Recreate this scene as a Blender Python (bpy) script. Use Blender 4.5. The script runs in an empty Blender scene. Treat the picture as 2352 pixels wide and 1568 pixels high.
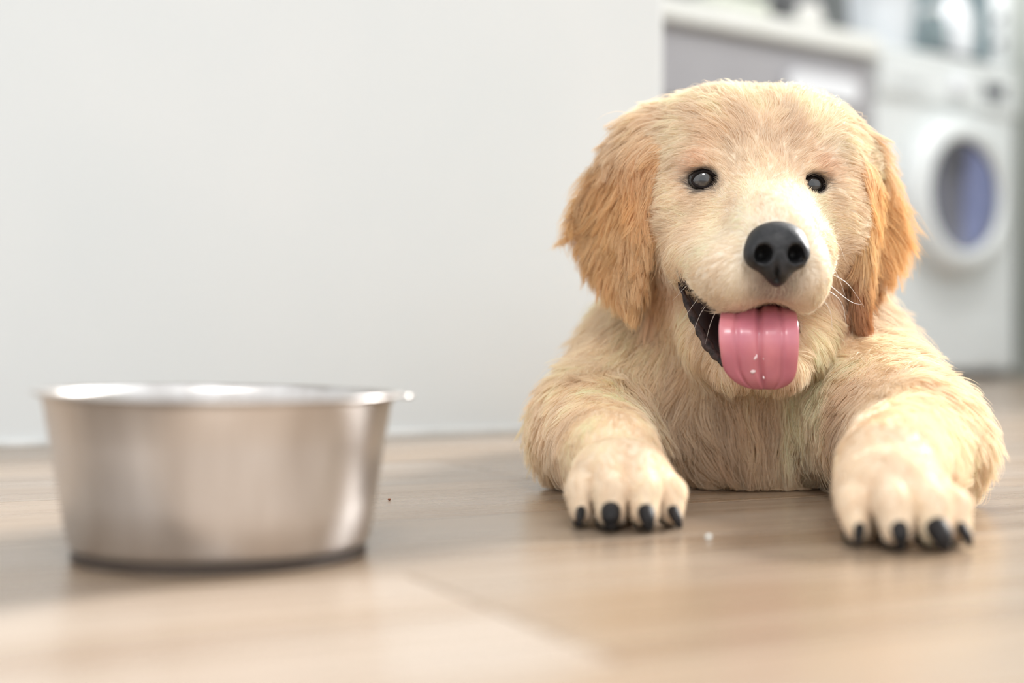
import bpy, bmesh, math, random
import numpy as np
from mathutils import Vector, Matrix, kdtree

random.seed(7)
RNG = np.random.default_rng(7)
S = bpy.context.scene
COL = S.collection

# ------------------------------------------------------------------ camera
F = 50.0 / 36.0 * 2352.0          # focal length in pixels of the 2352 x 1568 frame
CAM_H = 0.085                     # the photographer lies on the floor
YH = 800.0                        # horizon row


def P(px, py, d):
    """A point seen at (px, py) that stands d metres in front of the camera."""
    return np.array([(px - 1176.0) / F * d, d, CAM_H - (py - YH) / F * d])


cam_data = bpy.data.cameras.new('camera')
cam_data.lens = 50.0
cam_data.sensor_width = 36.0
cam_data.shift_y = (YH - 784.0) / 2352.0
cam_data.clip_start = 0.01
cam_data.dof.use_dof = True
cam_data.dof.focus_distance = 0.80
cam_data.dof.aperture_fstop = 3.0
cam = bpy.data.objects.new('camera', cam_data)
COL.objects.link(cam)
cam.location = (0, 0, CAM_H)
cam.rotation_euler = (math.pi / 2, 0, 0)
S.camera = cam

# ------------------------------------------------------------------ light
S.view_settings.view_transform = 'Standard'
S.view_settings.look = 'None'
S.view_settings.gamma = 1.0
S.view_settings.exposure = 0.0
world = bpy.data.worlds.new('room_daylight')
S.world = world
world.use_nodes = True
wbg = world.node_tree.nodes['Background']
wbg.inputs['Color'].default_value = (0.95, 0.98, 1.0, 1)
wbg.inputs['Strength'].default_value = 1.46

# kitchen frame: runs along KU, its fronts face KN
KTH = math.radians(36.0)
KU = np.array([math.cos(KTH), math.sin(KTH), 0.0])
KN = np.array([math.sin(KTH), -math.cos(KTH), 0.0])
KP0 = np.array([0.932, 3.65, 0.0])


def K(t, s, z):
    """t along the kitchen fronts, s behind them (negative: towards the room), z up."""
    return KP0 + KU * t - KN * s + np.array([0, 0, z])


def area_light(name, center, target, w, h, power, color):
    ld = bpy.data.lights.new(name, 'AREA')
    ld.shape = 'RECTANGLE'
    ld.size, ld.size_y = w, h
    ld.energy = power
    ld.color = color
    o = bpy.data.objects.new(name, ld)
    COL.objects.link(o)
    o.location = center
    o.rotation_euler = (Vector(target) - Vector(center)).to_track_quat('-Z', 'Y').to_euler()
    return o


# backlight added at an unseen window in the kitchen's back wall
_c = K(0.05, 0.75, 1.73)
area_light('added_backlight', _c, _c + KN, 1.16, 0.92, 62.0, (0.97, 0.99, 1.0))
# hazy sun that comes in through the side window, from behind the puppy on the right
sun_data = bpy.data.lights.new('hazy_sun', 'SUN')
sun_data.energy = 7.5
sun_data.angle = math.radians(9.0)
sun_data.color = (1.0, 0.985, 0.96)
sun = bpy.data.objects.new('hazy_sun', sun_data)
COL.objects.link(sun)
SUN_AZ, SUN_EL = math.radians(50.0), math.radians(26.0)
sun_dir = Vector((math.sin(SUN_AZ) * math.cos(SUN_EL), math.cos(SUN_AZ) * math.cos(SUN_EL), math.sin(SUN_EL)))
sun.location = sun_dir * 6
sun.rotation_euler = (-sun_dir).to_track_quat('-Z', 'Y').to_euler()

S.cycles.use_denoising = True
S.cycles.max_bounces = 6
S.cycles.diffuse_bounces = 4
S.cycles.glossy_bounces = 3
S.cycles.transmission_bounces = 4
S.cycles.transparent_max_bounces = 6
S.cycles.adaptive_threshold = 0.05
S.cycles.sample_clamp_indirect = 6.0


# ------------------------------------------------------------------ helpers
def link(o, parent=None):
    COL.objects.link(o)
    if parent is not None:
        o.parent = parent
        o.matrix_parent_inverse = parent.matrix_basis.inverted()
    return o


def mesh_obj(name, verts, faces, mat=None, parent=None, smooth=True):
    me = bpy.data.meshes.new(name)
    me.from_pydata([tuple(map(float, v)) for v in verts], [], [tuple(map(int, f)) for f in faces])
    me.update()
    if smooth:
        me.polygons.foreach_set('use_smooth', [True] * len(me.polygons))
    if mat:
        me.materials.append(mat)
    o = bpy.data.objects.new(name, me)
    return link(o, parent)


def bm_obj(name, bm, mat=None, parent=None, smooth=False):
    me = bpy.data.meshes.new(name)
    bm.normal_update()
    bm.to_mesh(me)
    bm.free()
    if smooth:
        me.polygons.foreach_set('use_smooth', [True] * len(me.polygons))
    if mat:
        me.materials.append(mat)
    o = bpy.data.objects.new(name, me)
    return link(o, parent)


def tag(o, label=None, cat=None, group=None, kind=None):
    if label:
        o['label'] = label
    if cat:
        o['category'] = cat
    if group:
        o['group'] = group
    if kind:
        o['kind'] = kind
    return o


def empty(name, loc):
    o = bpy.data.objects.new(name, None)
    o.location = [float(v) for v in loc]
    COL.objects.link(o)
    return o


def frame_box(bm, o, ax, ay, az, x0, x1, y0, y1, z0, z1, bevel=0.0, seg=2):
    """box in the frame (o; ax, ay, az)"""
    o, ax, ay, az = [np.asarray(v, float) for v in (o, ax, ay, az)]
    vs = []
    for z in (z0, z1):
        for (x, y) in ((x0, y0), (x1, y0), (x1, y1), (x0, y1)):
            vs.append(bm.verts.new(tuple(o + ax * x + ay * y + az * z)))
    fs = []
    for f in ((3, 2, 1, 0), (4, 5, 6, 7), (0, 1, 5, 4), (1, 2, 6, 5), (2, 3, 7, 6), (3, 0, 4, 7)):
        fs.append(bm.faces.new([vs[i] for i in f]))
    if bevel > 0:
        es = list({e for f in fs for e in f.edges})
        bmesh.ops.bevel(bm, geom=es, offset=bevel, segments=seg, affect='EDGES', profile=0.5)
    bmesh.ops.recalc_face_normals(bm, faces=bm.faces)
    return vs


def kbox(name, t0, t1, s0, s1, z0, z1, mat, parent=None, bevel=0.003, smooth=False):
    bm = bmesh.new()
    frame_box(bm, KP0, KU, -KN, (0, 0, 1), t0, t1, s0, s1, z0, z1, bevel)
    return bm_obj(name, bm, mat, parent, smooth)


def lathe(name, prof, center, mat, parent=None, seg=64, axis=None, smooth=True):
    """prof: list of (radius, height) turned round an axis through center"""
    axis = Vector((0, 0, 1)) if axis is None else Vector(axis).normalized()
    q = Vector((0, 0, 1)).rotation_difference(axis)
    c = Vector([float(v) for v in center])
    verts, faces = [], []
    n = len(prof)
    for k in range(seg):
        a = 2 * math.pi * k / seg
        for (r, h) in prof:
            verts.append(c + q @ Vector((r * math.cos(a), r * math.sin(a), h)))
    for k in range(seg):
        k2 = (k + 1) % seg
        for i in range(n - 1):
            faces.append((k * n + i, k2 * n + i, k2 * n + i + 1, k * n + i + 1))
    o = mesh_obj(name, verts, faces, mat, parent, smooth)
    me = o.data
    bm = bmesh.new()
    bm.from_mesh(me)
    bmesh.ops.remove_doubles(bm, verts=bm.verts, dist=1e-6)
    bmesh.ops.recalc_face_normals(bm, faces=bm.faces)
    bm.to_mesh(me)
    bm.free()
    return o


def tube_data(pts, radii, seg=10, flat=None):
    """closed-ended tube round a polyline"""
    pts = [np.asarray(p, float) for p in pts]
    n = len(pts)
    verts, faces = [], []
    up = np.array([0.13, 0.31, 0.94])
    for i, p in enumerate(pts):
        t = pts[min(i + 1, n - 1)] - pts[max(i - 1, 0)]
        t /= np.linalg.norm(t) + 1e-12
        a = np.cross(t, up)
        a /= np.linalg.norm(a) + 1e-12
        b = np.cross(t, a)
        for k in range(seg):
            w = 2 * math.pi * k / seg
            verts.append(p + radii[i] * (a * math.cos(w) + b * math.sin(w)))
    for i in range(n - 1):
        for k in range(seg):
            k2 = (k + 1) % seg
            faces.append((i * seg + k, i * seg + k2, (i + 1) * seg + k2, (i + 1) * seg + k))
    faces.append(tuple(range(seg))[::-1])
    faces.append(tuple((n - 1) * seg + k for k in range(seg)))
    return verts, faces


def smooth_path(pts, n):
    """Catmull-Rom through the points"""
    p = np.asarray(pts, float)
    p = np.vstack([2 * p[0] - p[1], p, 2 * p[-1] - p[-2]])
    m = len(p) - 3
    out = []
    for i in range(n):
        u = i / (n - 1) * m
        k = min(int(u), m - 1)
        f = u - k
        a, b, c, d = p[k:k + 4]
        out.append(0.5 * (2 * b + (c - a) * f + (2 * a - 5 * b + 4 * c - d) * f * f + (3 * b - a - 3 * c + d) * f ** 3))
    return np.array(out)


# ------------------------------------------------------------------ materials
def mat(name, color=(0.8, 0.8, 0.8), rough=0.5, metal=0.0, spec=0.5, **kw):
    m = bpy.data.materials.new(name)
    m.use_nodes = True
    b = m.node_tree.nodes['Principled BSDF']
    b.inputs['Base Color'].default_value = (*color, 1)
    b.inputs['Roughness'].default_value = rough
    b.inputs['Metallic'].default_value = metal
    b.inputs['Specular IOR Level'].default_value = spec
    for k, v in kw.items():
        b.inputs[k.replace('_', ' ')].default_value = v
    return m


def nodes_of(m):
    nt = m.node_tree
    return nt, nt.nodes, nt.links, nt.nodes['Principled BSDF']


def noise_tint(m, c0, c1, scale=20.0, detail=4.0, stretch=(1, 1, 1), bump=0.0, bump_dist=0.001, lo=0.35, hi=0.65, rough=None):
    nt, N, L, b = nodes_of(m)
    tc = N.new('ShaderNodeTexCoord')
    mp = N.new('ShaderNodeMapping')
    mp.inputs['Scale'].default_value = stretch
    L.new(tc.outputs['Object'], mp.inputs['Vector'])
    nz = N.new('ShaderNodeTexNoise')
    nz.inputs['Scale'].default_value = scale
    nz.inputs['Detail'].default_value = detail
    L.new(mp.outputs['Vector'], nz.inputs['Vector'])
    cr = N.new('ShaderNodeValToRGB')
    cr.color_ramp.elements[0].position = lo
    cr.color_ramp.elements[1].position = hi
    cr.color_ramp.elements[0].color = (*c0, 1)
    cr.color_ramp.elements[1].color = (*c1, 1)
    L.new(nz.outputs['Fac'], cr.inputs['Fac'])
    L.new(cr.outputs['Color'], b.inputs['Base Color'])
    if rough:
        mr = N.new('ShaderNodeMapRange')
        mr.inputs['To Min'].default_value = rough[0]
        mr.inputs['To Max'].default_value = rough[1]
        L.new(nz.outputs['Fac'], mr.inputs['Value'])
        L.new(mr.outputs['Result'], b.inputs['Roughness'])
    if bump:
        bp = N.new('ShaderNodeBump')
        bp.inputs['Strength'].default_value = bump
        bp.inputs['Distance'].default_value = bump_dist
        L.new(nz.outputs['Fac'], bp.inputs['Height'])
        L.new(bp.outputs['Normal'], b.inputs['Normal'])
    return m


M_WALL = noise_tint(mat('painted_plaster', rough=0.85, spec=0.2), (0.69, 0.715, 0.715), (0.725, 0.74, 0.735), 3.0, 3.0, bump=0.08)
M_KWALL = noise_tint(mat('grey_green_plaster', rough=0.8, spec=0.2), (0.19, 0.195, 0.19), (0.23, 0.235, 0.23), 3.0)
M_SIDEWALL = noise_tint(mat('olive_grey_plaster', rough=0.8, spec=0.2), (0.38, 0.40, 0.365), (0.43, 0.45, 0.415), 3.0)
M_WHITE = noise_tint(mat('white_enamel', rough=0.28), (0.78, 0.805, 0.80), (0.81, 0.83, 0.825), 2.0)
M_WORKTOP = noise_tint(mat('pale_laminate', rough=0.35), (0.80, 0.80, 0.75), (0.85, 0.85, 0.81), 30.0)
M_CABINET = noise_tint(mat('grey_lacquer', rough=0.32), (0.40, 0.387, 0.405), (0.43, 0.417, 0.43), 5.0)
M_CARCASS = noise_tint(mat('grey_carcass', rough=0.5), (0.30, 0.29, 0.30), (0.33, 0.32, 0.33), 5.0)
M_HANDLE = noise_tint(mat('satin_white_metal', rough=0.25), (0.88, 0.89, 0.92), (0.92, 0.93, 0.95), 20.0)
M_DARK = noise_tint(mat('charcoal_plastic', rough=0.35), (0.02, 0.02, 0.025), (0.03, 0.03, 0.035), 10.0)
M_FRAME = noise_tint(mat('white_window_paint', rough=0.4), (0.80, 0.82, 0.81), (0.85, 0.86, 0.85), 6.0)


# ------------------------------------------------------------------ room: floor of planks
FTH = math.radians(25.0)
FU = np.array([math.cos(FTH), math.sin(FTH), 0.0])
FN = np.array([-math.sin(FTH), math.cos(FTH), 0.0])


def plank_material():
    m = mat('oak_laminate', rough=0.32, spec=0.65)
    nt, N, L, b = nodes_of(m)
    tc = N.new('ShaderNodeTexCoord')
    oi = N.new('ShaderNodeObjectInfo')
    add = N.new('ShaderNodeVectorMath')
    add.operation = 'ADD'
    sc = N.new('ShaderNodeVectorMath')
    sc.operation = 'SCALE'
    cmb = N.new('ShaderNodeCombineXYZ')
    for k in range(3):
        L.new(oi.outputs['Random'], cmb.inputs[k])
    L.new(cmb.outputs[0], sc.inputs[0])
    sc.inputs['Scale'].default_value = 37.0
    L.new(tc.outputs['Object'], add.inputs[0])
    L.new(sc.outputs[0], add.inputs[1])

    def nz(scale, stretch, detail):
        mp = N.new('ShaderNodeMapping')
        mp.inputs['Scale'].default_value = stretch
        L.new(add.outputs[0], mp.inputs['Vector'])
        n = N.new('ShaderNodeTexNoise')
        n.inputs['Scale'].default_value = scale
        n.inputs['Detail'].default_value = detail
        n.inputs['Roughness'].default_value = 0.6
        L.new(mp.outputs['Vector'], n.inputs['Vector'])
        return n
    n1 = nz(9.0, (0.35, 6.0, 1.0), 5.0)       # long grain
    n2 = nz(5.0, (0.6, 2.2, 1.0), 2.0)        # broad clouds
    n3 = nz(60.0, (0.12, 9.0, 1.0), 3.0)      # fine pores
    cr = N.new('ShaderNodeValToRGB')
    e = cr.color_ramp.elements
    e[0].position, e[0].color = 0.30, (0.24, 0.158, 0.099, 1)
    e[1].position, e[1].color = 0.70, (0.355, 0.275, 0.205, 1)
    mid = e.new(0.5)
    mid.color = (0.305, 0.222, 0.154, 1)
    L.new(n1.outputs['Fac'], cr.inputs['Fac'])
    mx = N.new('ShaderNodeMix')
    mx.data_type = 'RGBA'
    mx.blend_type = 'MIX'
    cr2 = N.new('ShaderNodeValToRGB')
    cr2.color_ramp.elements[0].position = 0.42
    cr2.color_ramp.elements[1].position = 0.68
    cr2.color_ramp.elements[1].color = (0.55, 0.55, 0.55, 1)
    L.new(n2.outputs['Fac'], cr2.inputs['Fac'])
    L.new(cr2.outputs['Color'], mx.inputs['Factor'])
    L.new(cr.outputs['Color'], mx.inputs['A'])
    mx.inputs['B'].default_value = (0.375, 0.315, 0.262, 1)
    # each plank its own tone
    at = N.new('ShaderNodeAttribute')
    at.attribute_type = 'OBJECT'
    at.attribute_name = 'tone'
    hs = N.new('ShaderNodeHueSaturation')
    L.new(at.outputs['Fac'], hs.inputs['Value'])
    at2 = N.new('ShaderNodeAttribute')
    at2.attribute_type = 'OBJECT'
    at2.attribute_name = 'chroma'
    L.new(at2.outputs['Fac'], hs.inputs['Saturation'])
    L.new(mx.outputs['Result'], hs.inputs['Color'])
    mul = N.new('ShaderNodeMix')
    mul.data_type = 'RGBA'
    mul.blend_type = 'MULTIPLY'
    mul.inputs['Factor'].default_value = 0.35
    cr3 = N.new('ShaderNodeValToRGB')
    cr3.color_ramp.elements[0].position = 0.35
    cr3.color_ramp.elements[0].color = (0.55, 0.5, 0.45, 1)
    cr3.color_ramp.elements[1].position = 0.55
    L.new(n3.outputs['Fac'], cr3.inputs['Fac'])
    L.new(hs.outputs['Color'], mul.inputs['A'])
    L.new(cr3.outputs['Color'], mul.inputs['B'])
    L.new(mul.outputs['Result'], b.inputs['Base Color'])
    mr = N.new('ShaderNodeMapRange')
    mr.inputs['To Min'].default_value = 0.22
    mr.inputs['To Max'].default_value = 0.34
    L.new(n1.outputs['Fac'], mr.inputs['Value'])
    L.new(mr.outputs['Result'], b.inputs['Roughness'])
    bp = N.new('ShaderNodeBump')
    bp.inputs['Strength'].default_value = 0.12
    bp.inputs['Distance'].default_value = 0.0006
    L.new(n3.outputs['Fac'], bp.inputs['Height'])
    L.new(bp.outputs['Normal'], b.inputs['Normal'])
    return m


M_PLANK = plank_material()
M_SUB = noise_tint(mat('dark_underlay', rough=0.9), (0.10, 0.075, 0.055), (0.13, 0.10, 0.075), 30.0)
bm = bmesh.new()
frame_box(bm, (0, 0, 0), FU, FN, (0, 0, 1), -2.6, 6.0, -2.0, 5.8, -0.05, -0.0085)
floor = tag(bm_obj('floor', bm, M_SUB), 'beige oak laminate plank floor', kind='structure')

PW, PL = 0.165, 1.28
ROW0 = 0.502                      # a long joint passes here (along FN)
protos = {}


def plank_mesh(length):
    key = round(length, 3)
    if key not in protos:
        bm_ = bmesh.new()
        frame_box(bm_, (0, 0, 0), (1, 0, 0), (0, 1, 0), (0, 0, 1), 0.0003, length - 0.0003, 0.0003, PW - 0.0003, -0.008, 0.0, 0.0007, 1)
        me = bpy.data.meshes.new('plank')
        bm_.to_mesh(me)
        bm_.free()
        me.materials.append(M_PLANK)
        protos[key] = me
    return protos[key]


joint_at = {-1: 0.19, 2: 0.403 , 0: 0.80, 1: -0.35, -2: 0.72, 3: -0.1}
for r in range(-14, 37):
    v0 = ROW0 + r * PW
    u0 = joint_at.get(r, (r * 0.437 + 0.11) % PL)
    k0 = math.floor((-2.5 - u0) / PL)
    for k in range(k0, k0 + 8):
        ua = u0 + k * PL
        if ua > 5.9 or ua + PL < -2.5:
            continue
        cen = FU * (ua + PL / 2) + FN * (v0 + PW / 2)
        if cen[1] < -1.4 or cen[1] > 6.4 or cen[0] < -3.4 or cen[0] > 5.0:
            continue
        o = bpy.data.objects.new('plank', plank_mesh(PL))
        o.location = tuple(FU * ua + FN * v0)
        o.rotation_euler = (0, 0, FTH)
        tone = 0.98 + RNG.uniform(-0.06, 0.06)
        chroma = 1.05 + RNG.uniform(-0.14, 0.12)
        if r == -1 and k == -1:
            tone, chroma = 1.22, 0.92       # the pale board left of the butt joint
        if r == -1 and k == 0:
            tone, chroma = 0.97, 1.08
        if r == 0:
            tone, chroma = 0.95, 0.98
        if r == 1:
            tone, chroma = 1.06, 1.04
        o['tone'] = float(tone)
        o['chroma'] = float(chroma)
        COL.objects.link(o)
        o.parent = floor

# ------------------------------------------------------------------ room: walls
WC = np.array([0.160, 1.497, 0.0])          # free end of the white wall
bm = bmesh.new()
frame_box(bm, WC, -FU, FN, (0, 0, 1), 0.0, 3.2, 0.0, 0.12, 0.0, 2.5, 0.004)
tag(bm_obj('wall_left', bm, M_WALL), 'plain white plaster wall behind the steel bowl', kind='structure')
# thin bead of sealant where the wall meets the boards
M_BEAD = noise_tint(mat('white_sealant', rough=0.5), (0.62, 0.62, 0.60), (0.80, 0.80, 0.78), 18.0)
bm = bmesh.new()
frame_box(bm, WC, -FU, FN, (0, 0, 1), 0.001, 3.19, -0.0035, 0.0, 0.0, 0.006, 0.0012)
tag(bm_obj('trim_1', bm, M_BEAD), 'narrow white sealant line at the foot of the wall', kind='structure')


def kwall(name, pieces, m, label):
    bm_ = bmesh.new()
    for (t0, t1, s0, s1, z0, z1) in pieces:
        frame_box(bm_, KP0, KU, -KN, (0, 0, 1), t0, t1, s0, s1, z0, z1)
    return tag(bm_obj(name, bm_, m), label, kind='structure')


WT0, WT1, WZ0, WZ1 = -0.55, 0.64, 1.25, 2.2  # unseen window opening in the back wall, kept for the backlight
kwall('wall_back', [(-2.6, 0.66, 0.62, 0.74, 0.0, WZ0), (-2.6, 0.66, 0.62, 0.74, WZ1, 2.5),
                    (-2.6, WT0, 0.62, 0.74, WZ0, WZ1), (WT1, 0.66, 0.62, 0.74, WZ0, WZ1)], M_KWALL, 'grey green kitchen wall behind the worktop')
kwall('wall_right', [(0.66, 0.78, -0.60, 0.06, 0.0, 2.5), (0.66, 0.78, 0.57, 0.74, 0.0, 2.5), (0.66, 0.78, 0.06, 0.57, 0.0, 0.90), (0.66, 0.78, 0.06, 0.57, 2.2, 2.5),
                     (0.66, 0.78, -2.40, -0.60, 0.0, 0.9), (0.66, 0.78, -2.40, -0.60, 2.2, 2.5), (0.66, 0.78, -4.6, -2.40, 0.0, 2.5)],
      M_SIDEWALL, 'olive grey side wall beside the washing machine')
# windows
M_PANE = bpy.data.materials.new('window_glass')
M_PANE.use_nodes = True
_nt = M_PANE.node_tree
_nt.nodes.remove(_nt.nodes['Principled BSDF'])
_tr = _nt.nodes.new('ShaderNodeBsdfTransparent')
_gl = _nt.nodes.new('ShaderNodeBsdfGlossy')
_gl.inputs['Roughness'].default_value = 0.02
_fr = _nt.nodes.new('ShaderNodeFresnel')
_fr.inputs['IOR'].default_value = 1.3
_mx = _nt.nodes.new('ShaderNodeMixShader')
_nt.links.new(_fr.outputs[0], _mx.inputs[0])
_nt.links.new(_tr.outputs[0], _mx.inputs[1])
_nt.links.new(_gl.outputs[0], _mx.inputs[2])
_nt.links.new(_mx.outputs[0], _nt.nodes['Material Output'].inputs['Surface'])


def window(name, boxes, pane, label):
    bm_ = bmesh.new()
    for b_ in boxes:
        frame_box(bm_, KP0, KU, -KN, (0, 0, 1), *b_, bevel=0.004)
    o = tag(bm_obj(name, bm_, M_FRAME), label, kind='structure')
    kbox('pane', *pane, M_PANE, o, bevel=0)
    return o


w1 = window('window_1', [(WT0, WT1, 0.63, 0.70, WZ0, WZ0 + 0.05), (WT0, WT1, 0.63, 0.70, WZ1 - 0.05, WZ1),
                         (WT0, WT0 + 0.05, 0.63, 0.70, WZ0, WZ1), (WT1 - 0.05, WT1, 0.63, 0.70, WZ0, WZ1), (0.02, 0.07, 0.64, 0.69, WZ0, WZ1)],
            (WT0 + 0.01, WT1 - 0.01, 0.662, 0.668, WZ0 + 0.01, WZ1 - 0.01), 'added white framed kitchen window high above the worktop, out of view')
w2 = window('window_2', [(0.68, 0.75, -2.40, -0.60, 0.9, 0.95), (0.68, 0.75, -2.40, -0.60, 2.15, 2.2),
                         (0.68, 0.75, -0.65, -0.60, 0.9, 2.2), (0.68, 0.75, -2.40, -2.35, 0.9, 2.2), (0.69, 0.74, -1.02, -0.98, 0.9, 2.2)],
            (0.712, 0.718, -2.39, -0.61, 0.91, 2.19), 'white framed window in the side wall')
w3 = window('window_3', [(0.662, 0.72, 0.06, 0.57, 0.90, 0.93), (0.662, 0.72, 0.06, 0.57, 2.15, 2.2),
                         (0.662, 0.72, 0.06, 0.13, 0.93, 2.15), (0.662, 0.72, 0.53, 0.57, 0.93, 2.15)],
            (0.694, 0.700, 0.12, 0.54, 0.92, 2.16), 'white framed frosted window in the side wall beside the washing machine')
M_FROST = bpy.data.materials.new('frosted_glass')
M_FROST.use_nodes = True
_nt = M_FROST.node_tree
_nt.nodes.remove(_nt.nodes['Principled BSDF'])
_tl = _nt.nodes.new('ShaderNodeBsdfTranslucent')
_nz = _nt.nodes.new('ShaderNodeTexNoise')
_nz.inputs['Scale'].default_value = 9.0
_cr = _nt.nodes.new('ShaderNodeValToRGB')
_cr.color_ramp.elements[0].position = 0.38
_cr.color_ramp.elements[1].position = 0.62
_cr.color_ramp.elements[0].color = (0.20, 0.25, 0.265, 1)
_cr.color_ramp.elements[1].color = (0.36, 0.39, 0.40, 1)
_nt.links.new(_nz.outputs['Fac'], _cr.inputs['Fac'])
_nt.links.new(_cr.outputs['Color'], _tl.inputs['Color'])
_nt.links.new(_tl.outputs[0], _nt.nodes['Material Output'].inputs['Surface'])
w3.children[0].data.materials.clear()
w3.children[0].data.materials.append(M_FROST)
for _z in (0.955, 1.025, 1.5, 1.9):
    kbox('hinge', 0.652, 0.6615, 0.085, 0.105, _z, _z + 0.022, M_DARK, w3, bevel=0.001)

# ------------------------------------------------------------------ kitchen units
def oval_prism(name, t0, t1, z0, z1, s0, s1, m, parent, rad=None, seg=8):
    """rounded bar on a front: outline in (t, z), extruded in s"""
    rad = (z1 - z0) / 2 if rad is None else rad
    pts = []
    for (ct, cz, a0) in ((t1 - rad, z1 - rad, 0), (t0 + rad, z1 - rad, 90), (t0 + rad, z0 + rad, 180), (t1 - rad, z0 + rad, 270)):
        for k in range(seg + 1):
            a = math.radians(a0 + 90 * k / seg)
            pts.append((ct + rad * math.cos(a), cz + rad * math.sin(a)))
    n = len(pts)
    verts = [K(t, s0, z) for (t, z) in pts] + [K(t, s1, z) for (t, z) in pts]
    faces = [tuple(range(n)), tuple(range(2 * n - 1, n - 1, -1))]
    for i in range(n):
        j = (i + 1) % n
        faces.append((i, n + i, n + j, j))
    return mesh_obj(name, verts, faces, m, parent, smooth=False)


CT0, CT1 = -1.62, -0.012
tag(kbox('worktop', CT0, CT1 + 0.004, -0.025, 0.61, 0.826, 0.88, M_WORKTOP, bevel=0.006), 'pale cream worktop over the grey kitchen cabinets', 'worktop')
unit_w = 0.80
for i, t1 in enumerate((CT1, CT1 - unit_w)):
    t0 = t1 - unit_w + 0.001
    root = empty('base_cabinet', K((t0 + t1) / 2, 0.3, 0))
    tag(root, ['grey base cabinet with wide white handle next to the washing machine', 'grey base cabinet mostly hidden behind the white wall'][i], 'cabinet', 'kitchen base cabinets')
    kbox('body', t0, t1, 0.022, 0.58, 0.10, 0.825, M_CARCASS, root)
    kbox('plinth', t0, t1, 0.06, 0.56, 0.0, 0.10, M_CARCASS, root)
    d = kbox('drawer', t0 + 0.003, t1 - 0.003, 0.0, 0.02, 0.655, 0.815, M_CABINET, root)
    oval_prism('handle', t1 - 0.335, t1 - 0.085, 0.700, 0.755, -0.030, -0.018, M_HANDLE, d)
    for tt in (t1 - 0.31, t1 - 0.11):
        kbox('handle_post', tt - 0.006, tt + 0.006, -0.018, 0.0, 0.720, 0.736, M_HANDLE, d, bevel=0.001)
    for k in range(2):
        a0 = t0 + 0.003 + k * unit_w / 2
        dd = kbox('door', a0, a0 + unit_w / 2 - 0.006, 0.0, 0.02, 0.105, 0.648, M_CABINET, root)
        tz = a0 + (unit_w / 2 - 0.04 if k == 0 else 0.022)
        oval_prism('handle', tz, tz + 0.018, 0.45, 0.60, -0.028, -0.016, M_HANDLE, dd)

# washing machine
WM = empty('washing_machine', K(0.3, 0.28, 0))
tag(WM, 'white front-loading washing machine with round dark glass door', 'washing machine')
WH = 0.872
kbox('body', 0.0, 0.60, 0.0, 0.55, 0.022, WH - 0.022, M_WHITE, WM, bevel=0.012, smooth=False)
kbox('lid', 0.0, 0.60, -0.005, 0.56, WH - 0.0215, WH, M_WHITE, WM, bevel=0.008)
for (a, b_) in ((0.05, 0.05), (0.55, 0.05), (0.05, 0.5), (0.55, 0.5)):
    lathe('foot', [(0, 0), (0.02, 0), (0.022, 0.004), (0.016, 0.022), (0, 0.022)], K(a, b_, 0), M_DARK, WM, 16)
kbox('control_panel', 0.004, 0.596, -0.012, 0.0, 0.735, WH - 0.024, M_WHITE, WM, bevel=0.005)
M_GREY = noise_tint(mat('pale_grey_plastic', rough=0.4), (0.60, 0.62, 0.62), (0.66, 0.68, 0.68), 8.0)
dr = kbox('detergent_drawer', 0.03, 0.20, -0.0165, -0.0125, 0.748, 0.835, M_WHITE, WM, bevel=0.0015)
kbox('drawer_grip', 0.05, 0.175, -0.0172, -0.0168, 0.765, 0.790, M_GREY, dr, bevel=0.0001)
kb = lathe('program_dial', [(0, 0.028), (0.020, 0.028), (0.024, 0.024), (0.026, 0.0), (0, 0)], K(0.315, -0.0125, 0.79), M_HANDLE, WM, 32, axis=KN)
kbox('display', 0.435, 0.535, -0.0150, -0.0125, 0.773, 0.812, mat('dark_display', (0.05, 0.055, 0.075), 0.2), WM, bevel=0.001)
for k in range(3):
    lathe('button', [(0, 0.006), (0.006, 0.006), (0.007, 0.0), (0, 0)], K(0.445 + 0.035 * k, -0.0125, 0.752), M_GREY, WM, 12, axis=KN)
dc = K(0.30, -0.0005, 0.492)
ring = lathe('door', [(0.150, 0.058), (0.155, 0.064), (0.168, 0.066), (0.190, 0.060), (0.208, 0.045), (0.216, 0.020), (0.216, 0.0), (0.148, 0.0), (0.146, 0.040), (0.150, 0.058)],
             dc, M_WHITE, WM, 72, axis=KN)
M_DGLASS = mat('dark_door_glass', (0.055, 0.055, 0.07), 0.12, Coat_Weight=0.6)
noise_tint(M_DGLASS, (0.12, 0.12, 0.14), (0.20, 0.20, 0.25), 4.0, 1.0, lo=0.4, hi=0.6)
lathe('door_glass', [(0.1495, 0.052), (0.14, 0.046), (0.12, 0.030), (0.09, 0.015), (0.05, 0.007), (0, 0.005)], dc, M_DGLASS, ring, 72, axis=KN)
M_BLUE = noise_tint(mat('blue_laundry', rough=0.6), (0.17, 0.20, 0.36), (0.24, 0.27, 0.44), 9.0)
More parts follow.
